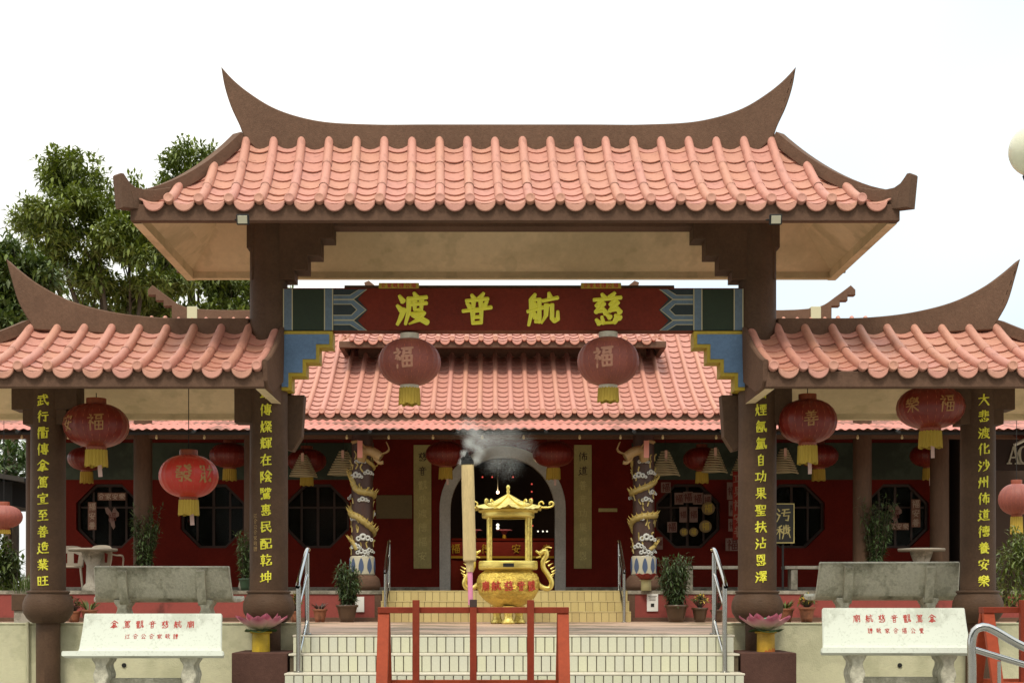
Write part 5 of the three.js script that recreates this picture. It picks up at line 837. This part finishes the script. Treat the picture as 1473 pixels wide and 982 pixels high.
// ---------- tables and chairs on the porch ----------
function roundTable(label, px, D, r) { const g = thing('round_table', label, 'table', [SX(px, D), TF, SZ(D)]); part(g, 'top', lathe([[0.0001, 0.75], [r, 0.75], [r + 0.01, 0.735], [r, 0.70], [0.0001, 0.70]], 32), M.stone); part(g, 'pedestal', lathe([[0.18, 0], [0.19, 0.06], [0.12, 0.14], [0.11, 0.45], [0.17, 0.6], [0.2, 0.7]], 20), M.stone); return g; }
roundTable('round stone table with a carved pedestal between two plastic chairs', 133, 24.6, 0.42); roundTable('round stone table on a grey pedestal behind the weathered bench, without chairs', 1326, 24.6, 0.40);
const chairM = mat(rgb(0.42, 0.36, 0.28), 0.5);
for (const [px, lab, turn] of [[101, 'beige moulded plastic chair tucked close to the side column', 0.3], [155, 'beige moulded plastic chair beyond the round stone table', 2.8]]) {
  const g = thing('plastic_chair', lab, 'chair', [SX(px, 25), TF, SZ(25)], turn, 'plastic chairs at the round table');
  part(g, 'seat', box(0.4, 0.03, 0.4, 0, 0.42, 0, 0.012), chairM);
  part(g, 'backrest', plate(curvePts([[-0.19, 0.44], [-0.22, 0.6], [-0.2, 0.78], [0, 0.82], [0.2, 0.78], [0.22, 0.6], [0.19, 0.44]], 4), 0.025, -0.21, 0.006, [[[-0.13, 0.5], [-0.15, 0.66], [-0.05, 0.7], [-0.05, 0.5]], [[0.05, 0.5], [0.05, 0.7], [0.15, 0.66], [0.13, 0.5]]]), chairM);
  for (const a of [-1, 1]) for (const b of [-1, 1]) part(g, 'leg', taper([a * 0.17, 0.425, b * 0.17], [a * 0.21, 0, b * 0.22], 0.022, 0.016, 8), chairM);
  for (const a of [-1, 1]) part(g, 'armrest', tube([V(a * 0.2, 0.43, 0.16), V(a * 0.23, 0.62, 0.12), V(a * 0.23, 0.64, -0.1), V(a * 0.2, 0.66, -0.19)], 0.018, 12, 6), chairM);
}
for (const px of [1030, 1180]) { const D = 25.4, g = thing('stone_slab_bench', px < 1100 ? 'plain stone slab bench against the red wall near the croton pot' : 'plain stone slab bench behind the weathered grey bench', 'bench', [SX(px, D), TF, SZ(D)]); part(g, 'seat', box(1.35, 0.06, 0.35, 0, 0.4, 0, 0.01), M.stone); for (const s of [-1, 1]) part(g, 'leg', box(0.12, 0.4, 0.3, s * 0.5, 0, 0, 0.01), M.stone); }
{ const D = 24.9, g = thing('black_signboard', 'black standing signboard with gold frame and two gold characters', 'sign', [SX(1127, D), TF, SZ(D)]); const y0 = SY(781, D) - TF, y1 = SY(724, D) - TF; part(g, 'panel', span(-0.19, 0.19, y0, y1, -0.02, 0.0), M.blackgloss); for (const s of [span(-0.2, -0.185, y0, y1, -0.02, 0.012, 0), span(0.185, 0.2, y0, y1, -0.02, 0.012, 0), span(-0.185, 0.185, y1 - 0.014, y1, -0.019, 0.011, 0), span(-0.185, 0.185, y0, y0 + 0.014, -0.019, 0.011, 0)]) part(g, 'frame', s, M.panel); part(g, 'post', bar([0, 0.02, -0.03], [0, y0 + 0.1, -0.03], 0.02), M.black); part(g, 'foot', box(0.45, 0.03, 0.3, 0, 0, -0.03, 0.008), M.black); ['污', '穢'].forEach((ch, i) => part(g, 'character', glyph(ch, 0.25, 0.006, onFlat(0, y1 - 0.2 - i * 0.31, 0.0), 8), M.panel)); }

// ---------- posters and boards in the windows ----------
function poster(label, px, py, w, h, bg, ink, text, vertical = true, D = 27.9, group) {
  const K = D / 2000, g = thing('poster', label, 'poster', [SX(px, D), SY(py, D), SZ(D)], 0, group), W = w * K, H = h * K;
  part(g, 'sheet', box(W, H, 0.006, 0, -H / 2, 0, 0), bg); const n = text.length;
  [...text].forEach((ch, i) => { const s = vertical ? Math.min(W * 0.8, H / n * 0.85) : Math.min(H * 0.8, W / n * 0.85); part(g, 'character', glyph(ch, s, 0.002, onFlat(vertical ? 0 : (i - (n - 1) / 2) * W / n, vertical ? ((n - 1) / 2 - i) * H / n : 0, 0.003), 11), ink); });
  return g;
}
const pBrown = mat(rgb(0.34, 0.16, 0.10), 0.7, { map: T.mottle }), pPink = mat(rgb(0.40, 0.24, 0.19), 0.7, { map: T.mottle }), pInk = mat(rgb(0.12, 0.02, 0.01), 0.7), pPale = mat(rgb(0.5, 0.38, 0.28), 0.7);
poster('vertical brown scroll poster in the window behind the plastic chairs', 132, 742, 12, 40, pBrown, pPale, '福安善');
poster('horizontal brown banner across the window behind the plastic chairs', 160, 714, 40, 11, pBrown, pPale, '合家安樂', false);
poster('vertical brown scroll poster in the window behind the bamboo and pedestal table', 1318, 738, 13, 40, pBrown, pPale, '福安善');
poster('horizontal brown banner low in the window behind the bamboo and pedestal table', 1289, 757, 38, 10, pBrown, pPale, '合家安樂', false);
for (const [px, py, lab] of [[161, 742, 'pinkish cut-out blessing figure in the window behind the plastic chairs'], [1288, 738, 'pinkish cut-out blessing figure in the window behind the bamboo']]) { const D = 27.9, K = D / 2000, g = thing('paper_cutout', lab, 'paper cut-out', [SX(px, D), SY(py, D), SZ(D)]); const o = []; for (let k = 0; k < 22; k++) { const t = k / 22 * 6.283, r = (9 + 4 * Math.sin(t * 3) + 3 * Math.cos(t * 5)) * K; o.push([Math.cos(t) * r * 0.8, Math.sin(t) * r * 1.35]); } part(g, 'sheet', plate(o, 0.006, 0, 0), pPink); part(g, 'character', glyph('福', 0.16, 0.002, onFlat(0, -0.02, 0.006), 8), pInk); }
{ // window with stickers: two rows of cut papers and round gold medallions
  const D = 27.9, K = D / 2000;
  for (const [px, py, w, h] of [[977, 717, 13, 17], [990, 715, 14, 16], [1004, 717, 14, 17], [1018, 719, 11, 16], [983, 740, 11, 22], [998, 740, 12, 22], [958, 701, 14, 15], [967, 758, 14, 15], [1053, 706, 14, 25], [1055, 731, 13, 22], [1054, 755, 12, 18], [1054, 783, 20, 18], [949, 781, 9, 18]]) poster('small pinkish paper stuck on the window and wall beside the dragon column', px, py, w, h, pPink, pInk, '福', true, 27.86, 'small pinkish papers around one window');
  for (const [px, py, r] of [[1019, 731, 9.5], [1015, 757, 9], [984, 765, 6], [998, 765, 6.5]]) { const g = thing('medallion', 'round gold medallion with a character hung in the poster-covered window', 'medallion', [SX(px, D - 0.1), SY(py, D - 0.1), SZ(D - 0.1)], 0, 'gold medallions in one window'); part(g, 'disc', lathe([[0.0001, 0.012], [r * K * 0.9, 0.012], [r * K, 0.006], [r * K, 0]], 20).rotateX(Math.PI / 2), mat(rgb(0.26, 0.17, 0.06), 0.5)); part(g, 'character', glyph('福', r * K * 1.15, 0.004, onFlat(0, 0, 0.012), 11), M.goldpaint); }
}
{ const g = thing('couplet_board', 'narrow dark board of raised gold characters beside the tall column', 'sign', [SX(1063, 25.4), SY(776, 25.4), SZ(25.4)]); const H = 1.25; part(g, 'board', box(0.22, H, 0.03, 0, 0, 0, 0.005), M.wallred); [...'功果福安善'].forEach((ch, i) => part(g, 'character', glyph(ch, 0.19, 0.01, onFlat(0, H - 0.14 - i * 0.24, 0.015), 11), pBrown)); }

// ---------- altar seen through the door ----------
{
  const D = 32.5, z = SZ(D), g = thing('altar_table', 'red cloth covered altar table inside the temple door', 'altar', [0, TF, z]);
  const cloth = mat(rgb(0.36, 0.03, 0.025), 0.7, { map: T.mottle });
  part(g, 'cloth', grid(60, 3, (a, b) => V(lerp(-1.55, 1.55, a), 0.02 + 1.18 * b, 0.4 + 0.02 * Math.sin(a * 60) * (1 - b))), cloth);
  part(g, 'top', box(3.15, 0.06, 0.85, 0, 1.2, 0, 0.01), M.wallred); part(g, 'gold_band', box(3.1, 0.05, 0.01, 0, 0.8, 0.428, 0), M.goldpaint);
  [...'福德安音'].forEach((ch, i) => part(g, 'character', glyph(ch, 0.2, 0.004, onFlat(-1.05 + i * 0.7, 1.02, 0.425), 10), M.goldpaint));
  for (const [x, lab] of [[-0.62, 'pink lotus lamp towards one end of the red altar table'], [0.08, 'pink lotus lamp in the middle of the red altar table']]) { const l = thing('altar_lotus', lab, 'lamp', [x, TF + 1.26, z + 0.1], 0, 'lotus lamps on the altar'); part(l, 'petals', grid(36, 4, (a, b) => { const t = a * 6.2832, r = 0.03 + 0.15 * b * (1 + 0.16 * Math.sin(t * 7)); return V(Math.sin(t) * r, 0.08 + 0.14 * Math.sin(b * 2.2), Math.cos(t) * r); }), M.pink); part(l, 'stem', cyl(0.05, 0.04, 0.1, 0, 0, 0, 12), M.goldpaint); }
  const hall = thing('altar_shelf', 'dark high altar shelf with small lit lamps at the back of the hall', 'altar', [0, TF, z - 1.6]);
  part(hall, 'shelf', box(4, 1.2, 0.7, 0, 0, 0, 0.01), M.wallred); part(hall, 'screen', box(4, 1.9, 0.1, 0, 1.2, -0.3, 0.01), M.wood);
  const lit = (r, g2, b, e) => new THREE.MeshStandardMaterial({ color: rgb(0.2, 0.1, 0.1), emissive: rgb(r, g2, b), emissiveIntensity: e });
  const red = lit(1, 0.12, 0.08, 0.8), wht = lit(1, 0.95, 0.75, 1.6);
  const DD = 33.6; for (const [px, py, m, r] of [[694, 686, red, 0.02], [708, 686, red, 0.02], [738, 686, red, 0.02], [765, 696, red, 0.02], [765, 707, red, 0.02], [765, 717, red, 0.022], [766, 756, red, 0.022], [716, 755, wht, 0.04], [716, 759.5, wht, 0.04], [774, 764, wht, 0.02], [781, 764, wht, 0.02], [787, 764, wht, 0.02]]) part(hall, 'lamp_bulb', new THREE.SphereGeometry(r, 10, 8), m, [SX(px, DD), SY(py, DD) - TF, 0.5 + (SZ(DD) - (z - 1.6)) - 0.5]);
  part(hall, 'hanging_bulb', new THREE.SphereGeometry(0.035, 12, 10), wht, [SX(716, 31.2), SY(708, 31.2) - TF, SZ(31.2) - (z - 1.6)]); part(hall, 'flex', bar([SX(716, 31.2), SY(708, 31.2) - TF + 0.03, SZ(31.2) - (z - 1.6)], [SX(716, 31.2), 3.5, SZ(31.2) - (z - 1.6)], 0.006), M.black);
  const pl = new THREE.PointLight(0xffd9a0, 4.5, 0, 2); pl.position.set(SX(716, 31.2), SY(708, 31.2), SZ(31.2) + 0.06); pl.castShadow = true; scene.add(pl);
}
// ---------- right: globe lamp, near handrail, neighbouring building ----------
{ const D = 10.8, g = thing('globe_lamp', 'white globe lamp on a tall post at the edge of the forecourt', 'street lamp', [SX(1491, D), 0, SZ(D)]); const cy = SY(215, D); part(g, 'globe', new THREE.SphereGeometry(0.205, 36, 24), phys(rgb(0.78, 0.78, 0.62), 0.25, { transmission: 0.25, thickness: 0 }), [0, cy, 0]); part(g, 'collar', lathe([[0.09, 0], [0.1, 0.03], [0.07, 0.06]], 20, 0, cy - 0.23, 0), M.black); part(g, 'post', cyl(0.05, 0.035, cy - 0.2, 0, 0, 0, 16), M.steel); }
{ const D = 8.4, x0 = SX(1399, D), z = SZ(D), g = thing('ramp_handrail', 'thick stainless handrail with rounded corner in front of the red frame', 'handrail'); const yT = SY(901, D), r = 0.0255, X = (px) => SX(px, D), Y = (py) => SY(py, D);
  part(g, 'frame_tube', tube([V(x0, 0, z), V(x0, yT - 0.25, z), V(x0, yT - 0.07, z), V(x0 + 0.022, yT - 0.018, z), V(x0 + 0.075, yT - 0.002, z), V(X(1473), Y(930), z), V(X(1620), Y(985), z)], r, 60, 14), M.steel);
  part(g, 'middle_rail', bar([x0 + 0.015, Y(934), z], [X(1620), Y(1000), z], 0.019, 12), M.steel); part(g, 'baluster', bar([X(1438), Y(951), z], [X(1438), 0, z], 0.011, 10), M.steel); part(g, 'post', bar([X(1600), Y(978), z], [X(1600), 0, z], r, 12), M.steel); }
{ const D = 26, g = thing('neighbouring_building', 'dark low building with a tiled eave and a lettered sign beside the temple', 'building', [0, 0, 0]); const x0 = SX(1432, D); part(g, 'wall', span(x0, x0 + 9, 0.57, 4.4, SZ(D) - 5, SZ(D) - 1.2, 0), mat(rgb(0.09, 0.06, 0.045), 0.9)); const sb = part(g, 'sign_board', span(x0 - 0.05, x0 + 4, SY(677, D), SY(632, D), SZ(D), SZ(D) + 0.06), mat(rgb(0.035, 0.016, 0.012), 0.7, { map: T.mottle }));
  const font = await new FontLoader().loadAsync('fonts/droid/droid_serif_bold.typeface.json');
  ['A', 'C'].forEach((ch, i) => { const t = new TextGeometry(ch, { font, size: 26 * D / 2000, depth: 0.03, curveSegments: 6 }); t.scale(0.78, 1, 1); t.translate(SX(i ? 1460.5 : 1446.5, D), SY(668, D), SZ(D) + 0.06); part(sb, 'letter', t, mat(rgb(0.42, 0.42, 0.34), 0.6)); });
  const e = part(g, 'eave', grid(80, 2, (a, b) => V(lerp(x0 - 0.1, x0 + 9, a), lerp(SY(632, 24.5), SY(600, 26.5), b) + 0.03 * Math.sin(a * 9.1 / 0.2 * 6.28 / 2), lerp(SZ(24.5), SZ(26.5), b))), mat(rgb(0.16, 0.08, 0.06), 0.7)); part(g, 'bracket', bar([x0 - 0.02, SY(640, 25), SZ(25)], [x0 + 0.5, SY(620, 25), SZ(25)], 0.03), M.white); }
{ const D = 31, g = thing('shed', 'dark low shed roof beyond the porch post behind a faded lantern', 'shed', [0, 0, 0]); const x1 = SX(34, D); part(g, 'roof', plate([[0, 0], [5, 0.8], [5, 0.95], [0, 0.1]].map(([x, y]) => [x1 - x, SY(693, D) + y]), 3, SZ(D) - 3, 0), mat(rgb(0.035, 0.03, 0.025), 0.9)); part(g, 'wall', span(x1 - 5, x1 - 0.4, SY(725, D), SY(690, D), SZ(D) - 2.6, SZ(D) - 0.4, 0), M.black); for (const x of [x1 - 4.6, x1 - 0.5]) part(g, 'post', bar([x, 0, SZ(D) - 0.5], [x, SY(700, D), SZ(D) - 0.5], 0.05), M.wood); }
renderer.render(scene, camera);
